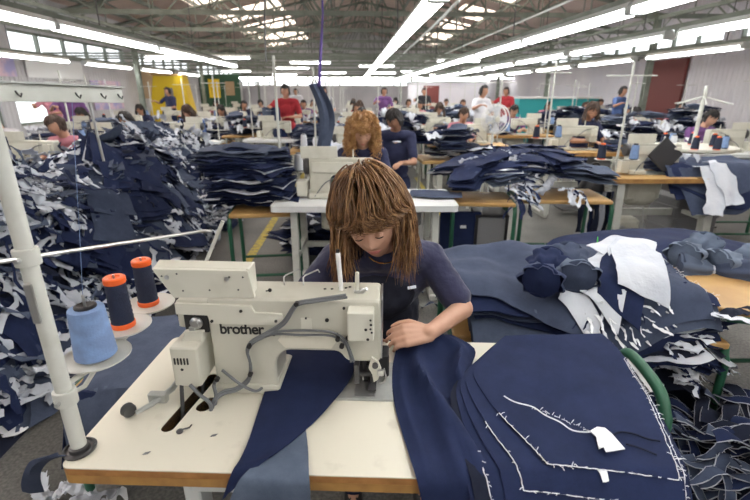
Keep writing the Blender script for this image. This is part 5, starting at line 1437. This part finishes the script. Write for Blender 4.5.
b.add([p for r_ in rows_ for p in r_], [(j*(nx_+1)+i, j*(nx_+1)+i+1, (j+1)*(nx_+1)+i+1, (j+1)*(nx_+1)+i) for j in range(ny_) for i in range(nx_)])
o = b.build('denim_heap', 'denim_black', smooth=True); tag(o, 'dark packed denim under the big heap along the aisle', 'denim heap', kind='stuff')
rr = random.Random(42)
def spot():
    while True:
        x = rr.uniform(-4.9, -1.62); y = rr.uniform(1.6, 6.4)
        if HH(x, y) > .08 and (x > -.80*y-.6): return x, y
def edge_spot():
    y = 1.75+4.6*rr.random()**1.1; x = -1.68-rr.uniform(0, .6); return x, y
def clump():                                                       # scraps gather in seams across the heap
    c = SE[rr.randrange(len(SE))]; return c[0]+rr.gauss(0, .16), c[1]+rr.gauss(0, .16)
SE = [edge_spot() if k % 3 else spot() for k in range(34)]
for k in range(175):
    x, y = edge_spot() if k % 5 < 3 else spot(); q = rr.choice([0, 0, 2, 2, 5, 4, 5, 1]); steep = x > -2.35
    o = drop(BUN[q], x, y, HH, rr.choice([0, math.pi])+rr.gauss(0, .5) if steep else rr.uniform(0, 6.3), f'{BUNLOOK[q]} cut bundle on the {zone(x, y)}', 'denim bundle', 'bundles of the big heap', rr.uniform(.55, 1.05), lift=rr.uniform(-.02, .06)); o.name = 'heaped_bundle'
for k in range(40):
    x, y = spot(); q = rr.choice([0, 0, 1, 3, 3, 1])
    if k % 2: y = max(y, 3.0+rr.random()*2); x = min(x, -2.1)
    if HH(x, y) < .3: continue
    drop(LON[q], x, y, HH, rr.uniform(0, 6.3), f'{LONLOOK[q]} loose panel lying on the {zone(x, y)}', 'denim piece', 'loose panels of the big heap', rr.uniform(.75, 1.15), lift=rr.uniform(.03, .09))
for k in range(110):
    x, y = clump() if k % 3 else edge_spot(); q = rr.randrange(6)
    drop(RAG[q], x, y, HH, rr.uniform(0, 6.3), f'{RAGLOOK[q]} ragged scrap on the {zone(x, y)}', 'cloth scrap', 'pocketing scraps of the big heap', rr.uniform(.4, .95), lift=rr.uniform(.08, .17))
for k in range(210):
    x, y = clump() if k % 4 else edge_spot()
    q = rr.randrange(4); drop(TUF[q], x, y, HH, rr.uniform(0, 6.3), f'{TUFLOOK[q]} strip tangle on the {zone(x, y)}', 'cloth tangle', 'tangles of the big heap', rr.uniform(.7, 1.35), lift=rr.uniform(.07, .15))
# a skirt of white offcuts fallen to the floor
for k in range(26):
    y = rr.uniform(1.7, 5.2); x = -1.66+rr.uniform(-.12, .12)
    drop(RAG[rr.randrange(6)], x, y, flatH(.004), rr.uniform(0, 6.3), 'white offcut fallen on the floor at the foot of the big heap', 'cloth scrap', 'offcuts at the foot of the big heap', rr.uniform(.5, .9))
for k in range(9):
    q = atz(rr.uniform(185, 215), rr.uniform(225, 262), .01); drop(RAG[[1, 4, 1][k % 3]], q.x, q.y, flatH(.004), rr.uniform(0, 6.3), 'small white scrap lying on the bare aisle floor', 'cloth scrap', 'scraps on the aisle floor', rr.uniform(.25, .5))
for k in range(5):
    q = atz(45+k*18, 499, .0); drop(RAG[k % 6], q.x, q.y+rr.uniform(-.05, .02), flatH(.01), rr.uniform(0, 6.3), 'scrap on the floor below the near corner of the big table', 'cloth scrap', 'scraps below the near table corner', rr.uniform(.4, .7))

# ---------------------------------------------------------------- layered stack on the green bench across the aisle
green_bench(.52, .5, .66, (-.72, 3.62, 0), R(4), 'green-legged bench under the layered dark stack across the aisle')
z = .67; rr = random.Random(5)
for k in range(19):
    q = [4, 3, 0, 0, 4, 3, 4, 0, 4, 3, 0, 4, 3, 0, 4, 0, 3, 2, 5][k]
    drop(BUN[q], -.80+rr.uniform(-.07, .07)-.006*k, 3.66+rr.uniform(-.07, .07), flatH(z), rr.gauss(0, .18)+(math.pi if k % 2 else 0), f'{BUNLOOK[q]} bundle, {"lower" if k < 7 else "middle" if k < 13 else "upper"} layers of the dark stack on green-legged bench', 'denim bundle', 'bundles stacked on the green-legged bench', 1.0); z += .020
for k in range(12):
    drop(RAG[rr.choice([4, 1, 4])], -1.12+rr.uniform(-.08, .12), 3.45+rr.uniform(-.05, .3), flatH(.68+.03*k), rr.uniform(0, 6.3), 'white scrap caught in the dark stack on the green-legged bench', 'cloth scrap', 'scraps in the stack on the green-legged bench', .5)
for k in range(12):
    q = [4, 3, 0, 3][k % 4]; drop(BUN[q], -.42+rr.uniform(-.15, .15), 4.15+rr.uniform(-.25, .4), lambda x, y: .05+.03*k, rr.uniform(0, 6), 'dark bundle on the floor behind the second table', 'denim bundle', 'bundles on the floor behind the second table', .75)

# ---------------------------------------------------------------- benches and piles across the middle
green_bench(.50, .5, .70, (1.09, 3.72, 0), R(-8), 'wooden bench with green bent tube next to the second table')
green_bench(.74, .55, .70, (1.80, 3.80, 0), R(-6), 'wider wooden bench with green bent tube before the aisle of boxes')
HM = mound(1.5, 4.0, .95, .7, .20, .70)
rr = random.Random(15)
for k in range(30):
    x = rr.uniform(.95, 2.0); y = rr.uniform(3.8, 4.3); q = rr.choice([0, 3, 4, 4, 1, 5])
    if x < 1.4: y = rr.uniform(3.7, 4.2)
    drop(BUN[q], x, y, HM, rr.uniform(0, 6.3), f'{BUNLOOK[q]} bundle in the broad pile on the green-tube benches, {"bench near second table" if x < 1.4 else "wider bench"}', 'denim bundle', 'bundles of the broad pile across two benches', rr.uniform(.7, 1.05), lift=rr.uniform(0, .07))
for k in range(70):
    x = rr.gauss(1.42, .16); y = rr.uniform(3.55, 4.3); q = rr.randrange(6); drop((TUF+RAG[3:5])[q], x, y, lambda a, c: HM(a, c)-.9*max(0, 3.75-c), rr.uniform(0, 6.3), f'{(TUFLOOK+["plain grey", "tiny white"])[q]} frayed strip {"hanging" if y < 3.75 else "lying"} between the two green-tube benches', 'cloth scrap', 'frayed strips between two benches', rr.uniform(.4, .8), lift=rr.uniform(.06, .12))
q = Vector((.66, 3.60, 0)); b = MB(); sheet(b, .66, 3.52, R(-12), .42, .26, 'yoke', flatH(.765), lift=.01, amp=.008, seed=4); o = b.build('denim_cloth', 'denim_mid', smooth=True); recenter(o); tag(o, 'flat blue piece lying on the free end of the second table', 'denim piece')
o = MB().box(-.17, .17, -.02, .02, 0, .50, c=.006).build('storage_panel', 'denim_dark'); o.location = (.90, 3.62, .10); o.rotation_euler = (0, 0, R(-6)); 
MB().box(.0, .05, -.022, -.0195, .36, .385).build('label_patch', 'white', o); tag(o, 'navy sheet with tiny white label leaning under the green-tube bench', 'sheet')
t = empty('wire_crate', (1.17, 3.70, 0), R(-6), 'black mesh crate under the green-tube bench', 'crate')
MB().box(-.13, .13, -.13, .13, .04, .56, c=.01).build('mesh_walls', 'grey_box', t)
for s in (-1, 1):
    for e in (-1, 1): MB().box(s*.125-.012, s*.125+.012, e*.125-.012, e*.125+.012, 0, .58).build('corner_post', 'black', t)
MB().box(-.14, .14, -.14, .14, .56, .58, c=.004).build('rim', 'black', t)
# denim strip hung on a purple strap
o = MB().tube(smooth_pts([(-.52, 3.5, 3.2), (-.56, 3.5, 2.6), (-.60, 3.5, 2.0), (-.61, 3.5, 1.75)]), .005, 6).build('roof_cable', 'dark_steel'); tag(o, 'thin dark cord hanging from the roof over the second machine', 'cord')
t = empty('hanging_strip', (-.285, 4.6, .98), R(15), 'dark denim leg hung by a purple strap above the second table', 'denim piece')
b = MB(); rows = []
for i in range(22):
    u = i/21; w = .055+.02*math.sin(u*3); cx = .012+.09*(1-u)**2*-1+.05*math.sin(u*4); zz = .64*(1-u); rows.append([Vector((cx-w, .02*math.sin(u*7), zz)), Vector((cx-w*.4, -.03, zz)), Vector((cx+w*.3, .0+.02*math.sin(u*5), zz+.01)), Vector((cx+w, -.02, zz))])
cloth_grid(b, rows, .004); b.build('denim_leg', 'denim_slate', t, smooth=True)
b = MB(); b.tube([(-.03, 0, .62), (.0, .0, .95), (.03, .0, 1.25), (.035, 0, 2.22)], .011, 6, [1.6, 1.2, .8, .5]); b.build('strap', mat('strap_purple', (.10, .06, .28), .7), t)
# bits on the second table

rr = random.Random(77)
for k in range(5): drop(RAG[[0, 5, 2, 3, 0][k]], -.35+.1*k, 5.55, flatH(.775+.02*k), rr.uniform(0, 6), f'pale {["wedge", "large", "long", "grey", "crumpled"][k]} lining on the table behind the curly-haired worker', 'cloth scrap', 'pale linings behind the curly-haired worker', 1.2)

# ---------------------------------------------------------------- around the nearest wooden-topped table
def HT(x, y): return .79-1.3*max(0, 4.32-y)-.9*max(0, x-4.2)
for k in range(6):
    b = MB(); sheet(b, 3.64+rr.uniform(-.05, .05), 4.42+rr.uniform(-.05, .05), R(rr.uniform(-14, 14)), 1.0, .62, 'yoke', HT, lift=.018*k, amp=.035, freq=3, seed=90+k, nu=18, nv=14, thick=.005)
    o = b.build('denim_cloth', ['denim_dark', 'denim_dark', 'denim_mid'][k % 3], smooth=True, angle=60); recenter(o); tag(o, f'{ORD[k]} panel up in the pile spilling off the nearest wooden table', 'denim piece', 'panels spilling off the nearest wooden table')
green_bench(.9, .5, .70, (4.05, 4.5, 0), R(-3), 'bench at the end of the nearest wooden table, hidden under dark panels')
for k, (x, y, z_) in enumerate(((3.44, 4.10, .86), (3.56, 4.14, .90))):
    b = MB(); sheet(b, x, y, R(80+15*k), .36, .24, 'scrap', lambda a, c: z_-1.5*max(0, 4.2-c), amp=.03, freq=7, seed=99+k, nu=12, nv=7, rag=.03); o = b.build('cloth_scrap', 'pocketing', smooth=True); recenter(o)
    tag(o, ['white cloth hanging off the end of the nearest wooden table', 'second white cloth laid over the first on that pile'][k], 'cloth scrap')
o = MB().box(-.125, .125, -.012, .012, -.125, .125, c=.004).build('black_board', 'rubber'); o.location = (3.10, 4.36, .96); o.rotation_euler = (R(-12), R(42), R(-8)); tag(o, 'black square pad propped cornerwise against the machine on wooden table', 'pad')
for k, (px, py, y, m, lab) in enumerate(((588, 168, 4.35, 'black', 'black bag hanging beside the leg of the nearest wooden table'),)):
    q = aty(px, 205, y); t = empty('bag', (q.x, q.y, q.z-.05), R(10), lab, 'bag')
    b = MB(); b.ball((0, 0, .17), (.15, .10, .19), 16); b.ball((.02, 0, .28), (.10, .07, .12), 12); b.build('body', m, t, smooth=True)
    b = MB(); b.tube(smooth_pts([(-.07, 0, .33), (-.03, 0, .46), (.05, 0, .46), (.08, 0, .33)]), .01, 6); b.build('handle', 'black', t, smooth=True)
for k in range(7):
    q = aty(578+5*k, 232, 4.25+.03*(k % 3)); b = MB(); rows = []
    for i in range(10): u = i/9; rows.append([Vector((-.03+.008*math.sin(u*9+k), .01*math.sin(u*7), .42*(1-u))), Vector((0, -.015, .42*(1-u)+.005)), Vector((.03+.012*math.sin(u*6+k), .0, .42*(1-u)))])
    cloth_grid(b, rows, .003); o = b.build('cloth_strip', ['denim_black', 'pocketing', 'denim_dark', 'denim_black', 'greycloth', 'denim_black', 'denim_dark'][k], smooth=True); o.location = (q.x, q.y, q.z)
    tag(o, 'cloth strip hanging below the black bag at the wooden table', 'cloth strip', 'strips hanging below the black bag')
t = empty('plastic_crate', (3.72, 4.75, 0), R(8), 'grey ribbed crate standing behind the wooden table legs', 'crate')
MB().box(-.28, .28, -.2, .2, 0, .46, c=.02).build('body', 'grey_box', t, bevel=.004)
for z_ in (.12, .24, .36): MB().box(-.288, .288, -.208, .208, z_, z_+.02, c=.004).build('rib', 'grey_box', t)
MB().box(-.30, .30, -.22, .22, .44, .475, c=.006).build('rim', 'grey_box', t)
t = empty('floor_box', (3.0, 4.62, 0), R(-5), 'rounded cream floor unit under the nearest wooden table', 'box')
MB().box(-.3, .1, -.12, .15, 0, .26, c=.03).build('body', 'cream', t, bevel=.01); MB().cyl((-.1, -.125, .15), (-.1, -.13, .15), .04, n=16).build('cap', 'steel', t)
# round spool carousel at the edge of view
t = empty('spool_carousel', (4.05, 5.25, 0), 0, 'round-topped spool stand ringed with cones past the nearest wooden table', 'thread stand')
MB().lathe([(0, .90), (.42, .90), (.45, .915), (.45, .945), (.40, .93), (0, .93)], (0, 0, 0), 40).build('round_tray', 'cream_light', t, smooth=True)
MB().cyl((0, 0, 0), (0, 0, 1.62), .022, n=12).build('pole', 'pole', t); MB().lathe([(0, 0), (.28, 0), (.28, .03), (.03, .05), (0, .05)], (0, 0, 0), 28).build('base', 'cream', t, smooth=True)
for k in range(6):
    a = k*math.pi/3; MB().tube([(0, 0, 1.5), (math.cos(a)*.3, math.sin(a)*.3, 1.42)], .006, 6).build('guide_arm', 'pole', t)
for k in range(8):
    a = k*math.pi/4+.2; place(CONE[['navy', 'navy', 'blue', 'navy', 'white', 'navy', 'navy', 'blue'][k]], (4.05+math.cos(a)*.3, 5.25+math.sin(a)*.3, .932), 0, f'{["navy", "navy", "blue", "navy", "white", "navy", "navy", "blue"][k]} cone on the round-topped spool stand', 'thread cone', 'cones on the round-topped spool stand')
t = empty('green_bag', (6.05, 6.35, 1.02), 0, 'green and white netting bag hung on a stand near the maroon door row', 'bag')
b = MB(); b.ball((0, 0, 0), (.17, .13, .15), 12); b.build('body', mat('bag_green', (.12, .40, .25), .7, var=(16, (.7, .75, .72), .48, .55)), t, smooth=True)
MB().cyl((0, 0, -1.02), (0, 0, .5), .012, n=8).build('pole', 'pole', t)
# piles on trestles far over by the white wall
rr = random.Random(31)
for j, (x, y, n, nm) in enumerate(((4.3, 7.3, 12, 'trestle past the spool carousel'), (6.6, 8.9, 14, 'trestle before the white wall'), (4.6, 10.0, 12, 'trestle behind the maroon door row'), (6.9, 12.3, 12, 'farthest trestle by the white wall'), (-5.9, 5.2, 8, 'trestle by the banner'), (2.6, 13.2, 10, 'trestle in the distance'), (1.25, 5.75, 9, 'trestle beside the dark-haired woman'), (.95, 8.7, 8, 'trestle behind the dark-haired woman'), (-2.1, 9.2, 8, 'trestle by the aisle row'), (1.0, 11.0, 8, 'trestle beyond the fan'), (-.5, 6.7, 7, 'trestle before the man in red'), (-4.0, 7.4, 9, 'trestle behind the big heap'), (2.45, 10.7, 8, 'trestle beside the wooden row'), (4.5, 15.6, 9, 'trestle before the teal counter'))):
    t = empty('trestle_table', (x, y, 0), R(rr.uniform(-6, 6)), f'loaded {nm}', 'table')
    hw = .8 if j < 6 and j != 4 else .42
    MB().box(-hw, hw, -.3, .3, .72, .76, c=.005).build('board', 'wood', t)
    for sx in (-.8*hw, .8*hw):
        for sy in (-.28, .28): MB().cyl((sx, sy, .72), (sx*1.08, sy*1.1, 0), .02, n=8).build('leg', 'pole', t)
    for k in range(n):
        q = rr.choice([0, 1, 2, 3, 4, 5, 5]); drop(BUN[q], x+rr.uniform(-.6, .6)*hw, y+rr.uniform(-.15, .15), flatH(.77+.035*k), rr.uniform(0, 6), f'denim bundle heaped on the {nm}', 'denim bundle', f'bundles on the {nm}', rr.uniform(.8, 1.1))
    for k in range(5): drop(RAG[rr.randrange(6)], x+rr.uniform(-.7, .7)*hw, y-.2+rr.uniform(-.1, .1), flatH(.80+.06*k), rr.uniform(0, 6), f'white lining scrap on the {nm}', 'cloth scrap', f'lining scraps on the {nm}', 1.2)
# ---------------------------------------------------------------- people
def rel(base, d): return {k: (tuple(Vector(v)-Vector(base)) if k[:2] not in ('hd', 'hn') and k != 'head_rot' else v) for k, v in d.items()}
B0 = (.12, 1.78, 0)
JW = rel(B0, dict(head=(.058, 1.335, 1.168), head_rot=(R(19), R(-11), R(-13)), neck=(.10, 1.49, 1.055), chest=(.11, 1.60, .86), pelvis=(.12, 1.80, .55),
     shL=(.275, 1.545, .975), shR=(-.075, 1.57, .965), elL=(.385, 1.43, .815), wrL=(.232, 1.235, .832), hdL=(-1, -.18, .02), hnL=(.0, -.55, .83),
     elR=(-.20, 1.46, .82), wrR=(-.05, 1.30, .83), hdR=(.8, -.55, -.05), hnR=(0, -.3, .95),
     hpL=(.21, 1.78, .52), hpR=(.03, 1.78, .52), knL=(.26, 1.40, .50), knR=(-.02, 1.40, .50), anL=(.25, 1.36, .10), anR=(-.02, 1.36, .10)))
wm, HX = person('woman with long tawny brown hair sewing at the near machine, head bowed', B0, 0, JW, voxel=.0042, shirt='tee', hair='hair_under', skin='skin', style='none', face=True, sleeve=.80, hand_curl=(.5, .8), smooth_it=5,
                hair_kw=dict(n=40, length=.08, r0=.012, npts=6, spread=1.03, fringe_len=.04, seed=2), det=18)
for o in wm.children:
    if o.name.startswith('hair'): o.name = 'hair_roots'
b = MB(); hair_into(b, None, HX, 3200, .245, spread=1.68, part=(-.004, .050), fringe_len=.128, r0=.0023, seed=12, grav=.20, npts=18, sweep=.45, nm=3, fsweep=.7)
b.build('hair', ['hair_brown', 'hair_gold', 'hair_brown'], wm, smooth=True, angle=180)
b = MB(); V_ = lambda k: Vector(JW[k]); nb = V_('neck')
b.ball(V_('chest')+Vector((0, -.03, .01)), (.135, .115, .15), 16); b.ball(V_('chest').lerp(V_('pelvis'), .5)+Vector((0, -.03, 0)), (.15, .13, .19), 16)
for s_ in (-1, 1): capsule(b, V_('chest')+Vector((s_*.08, -.04, .08)), nb+Vector((s_*.085, .0, -.022)), .05, .046, 12)
fused('apron', b, 'apron', .008, wm, 4, (.05, .014))
b = MB(); b.tube([nb+Vector((math.sin(a)*.066, -math.cos(a)*.066-.004, -.012-.045*math.cos(a)*(1 if math.cos(a) > 0 else .2))) for a in [i*math.pi/12 for i in range(25)]], .0022, 6); b.build('necklace', 'gold', wm, smooth=True)
b = MB(); b.box(-.016, .016, -.002, .002, -.005, .005); o = b.build('name_patch', 'pocketing', wm); o.location = V_('chest')+Vector((.09, -.165, .04)); o.rotation_euler = (R(-20), 0, R(20))
# stool under her
place(STOOL, (.12, 1.84, -.02), 0, 'round wooden stool the near woman sits on', 'stool')
# second worker, curly hair
def seat_joints(lean=.0, look=25, turn=0, arm=(.1, -.42, .84), head_z=1.17, roll=0):
    hr = (R(look), R(roll), R(turn))
    return dict(head=(0, -.16-lean, head_z), head_rot=hr, neck=(0, -.06-lean*.8, head_z-.125), chest=(0, .02-lean*.4, .86), pelvis=(0, .12, .55),
        shR=(-.175, -.02-lean*.7, head_z-.185), shL=(.175, -.02-lean*.7, head_z-.185), elR=(-.23, -.17-lean, .82), elL=(.23, -.17-lean, .82), wrR=(-arm[0], arm[1], arm[2]), wrL=arm,
        hdR=(.3, -1, -.1), hdL=(-.3, -1, -.1), hpR=(-.09, .1, .52), hpL=(.09, .1, .52), knR=(-.13, -.33, .5), knL=(.13, -.33, .5), anR=(-.13, -.3, .1), anL=(.13, -.3, .1))
J2 = seat_joints(.0, 24, 5, head_z=1.25)
w2, HX2 = person('woman with big curly golden hair bowed over the second machine', (.085, 4.12, -.04), 0, J2, voxel=.010, shirt='shirt_navy', hair='hair_curly', skin='skin', style='long', face=True,
                 hair_kw=dict(n=800, length=.27, r0=.005, npts=14, spread=1.75, fringe_len=.05, curl=.028, seed=5, grav=.22), hand_curl=(.5, .5))
J3 = seat_joints(.02, 38, -28, head_z=1.28)
w3, _ = person('dark-haired woman in navy shirt working behind the curly-haired one', (.50, 5.30, -.02), R(-12), J3, voxel=.012, shirt='shirt_navy', hair='hair_black', skin='skin_tan', style='bob', hair_kw=dict(n=160, length=.13, fringe_len=.06))
J4 = seat_joints(.0, 22, -15, head_z=1.21)
w4, _ = person('woman with reddish dark bob at the second table of the wooden row', (3.22, 6.32, .10), R(5), J4, voxel=.012, shirt='shirt_navy', hair='hair_dark', skin='skin_tan', style='bob')
# standing man in red holding up jeans
JM = dict(head=(0, -.05, 1.56), head_rot=(R(12), 0, R(-15)), neck=(0, .0, 1.43), chest=(0, .02, 1.20), pelvis=(0, .02, .92), shR=(-.19, .0, 1.37), shL=(.19, 0, 1.37), elR=(-.34, -.12, 1.22), elL=(.27, -.08, 1.10), wrR=(-.32, -.30, 1.30), wrL=(.06, -.28, 1.10),
          hdR=(.3, -1, 0), hdL=(-1, -.3, 0), hpR=(-.09, .02, .88), hpL=(.09, .02, .88), knR=(-.10, 0, .48), knL=(.10, 0, .48), anR=(-.10, .03, .10), anL=(.10, .03, .10))
mn, _ = person('standing man in red t-shirt holding up a pair of jeans', (-1.28, 9.2, 0), R(6), JM, voxel=.012, shirt='shirt_red', hair='hair_black', skin='skin_tan', style='short', sleeve=.7)
t = empty('jeans', (-1.52, 8.84, .42), R(6), 'dark jeans held up by the man in red', 'jeans')
for s_ in (-1, 1):
    b = MB(); rows = []
    for i in range(15):
        u = i/14; w = .10-.02*u; cx = s_*.07+.02*math.sin(u*3)*s_; rows.append([Vector((cx+math.cos(a)*w*.9, math.sin(a)*.035+.01*math.sin(u*8), .86*(1-u))) for a in [k*math.pi/5 for k in range(11)]])
    vs = [p for r_ in rows for p in r_]; b.add(vs, [(i*11+j, i*11+j+1, (i+1)*11+j+1, (i+1)*11+j) for i in range(14) for j in range(10)]); b.build('trouser_leg', 'denim_slate' if s_ < 0 else 'denim_dark', t, smooth=True, angle=180)
b = MB(); sheet(b, -.02, -.045, R(70), .18, .14, 'scrap', lambda x, y: .80, seed=3); b.build('white_lining', 'pocketing', t)
# workers down the rows, seated; shirts and hair differ
PR = []
for i, (lk, st, sh, ha, sk_) in enumerate(((26, 'bob', 'shirt_navy', 'hair_black', 'skin_tan'), (32, 'tail', 'shirt_black', 'hair_dark', 'skin'), (18, 'short', 'shirt_grey', 'hair_black', 'skin_tan'), (30, 'long', 'shirt_purple', 'hair_dark', 'skin'))):
    PR.append(person('worker', (0, 0, 0), 0, seat_joints(.02*i, lk, (-1)**i*8*i, head_z=1.17+.02*i), voxel=.016, shirt=sh, hair=ha, skin=sk_, style=st, det=10, seed=i+20, smooth_it=2, face=False)[0])
STANDP = person('worker', (0, 0, 0), 0, dict(JM, head_rot=(R(8), 0, 0)), voxel=.016, shirt='shirt_white', hair='hair_black', skin='skin_tan', style='short', det=10, seed=31, face=False, smooth_it=2)[0]
HAIRS = {'bob': 'bobbed', 'tail': 'tied-back', 'short': 'short', 'long': 'long'}
stn = ['bob', 'tail', 'short', 'long']; rr = random.Random(55)
for (who, k, x, y, rz, mf, sx, sy) in MID:
    if y in (3.5, 5.6, 5.8, 4.42, 8.3) and who in ('middle row', 'wooden row', 'aisle row'): continue
    if y > 20.9 or (rr.random() < .12 and y > 8): continue
    q = rr.randrange(4); sc_ = rr.choice(['shirt_navy', 'shirt_navy', 'shirt_black', 'shirt_grey', 'shirt_white', 'shirt_blue', 'shirt_purple', 'shirt_pink', 'shirt_red'])
    o = place(PR[q], (x-.04*mf+rr.uniform(-.08, .08), y+.58, 0), rz+R(rr.uniform(-14, 14)), f'{HAIRS[stn[q]]}-haired worker in {sc_[6:]} top seated at {ORD[k]} table of the {who}', 'person', 'seated workers down the hall')
    recolor(o, 'shirt', sc_); recolor(o, 'hair', rr.choice(['hair_black', 'hair_dark', 'hair_black', 'hair_under']))
    place(STOOL, (o.location.x, y+.66, 0), 0, f'wooden stool under the worker at {ORD[k]} table of the {who}', 'stool', 'stools down the hall')
for k, (x, y, a, sc_, lab) in enumerate(((-5.6, 9.6, 40, 'shirt_purple', 'standing worker in purple top beyond the heap near the banner'), (-6.9, 11.2, 20, 'shirt_pink', 'standing worker in pink top before the bright low window'), (-5.6, 14.8, -30, 'shirt_navy', 'standing worker in navy in front of the yellow booth'),
        (2.75, 9.9, 30, 'shirt_white', 'standing worker in white between the wooden row and fan row'), (-.75, 12.4, 10, 'shirt_grey', 'standing worker in grey in the aisle beyond the man in red'), (4.5, 13.6, -40, 'shirt_red', 'standing worker in red before the teal counter'),
        (.95, 14.2, 15, 'shirt_purple', 'standing worker in purple far down the middle'), (-2.2, 18.8, 0, 'shirt_white', 'standing worker in white before the green notice board'), (6.7, 11.5, 25, 'shirt_blue', 'standing worker in blue by the white wall'), (2.7, 17.6, -20, 'shirt_black', 'standing worker in black far down beside the cabin'))):
    o = place(STANDP, (x, y, 0), R(a), lab, 'person'); recolor(o, 'shirt', sc_)
# prototypes never placed
for o in list(COL.objects):
    if o.parent is None and not o.get('kind') and not o.get('label') and o.type in ('MESH', 'EMPTY'):
        for c in list(o.children_recursive): bpy.data.objects.remove(c)
        bpy.data.objects.remove(o)
for o in COL.objects:
    if '_used' in o: del o['_used']
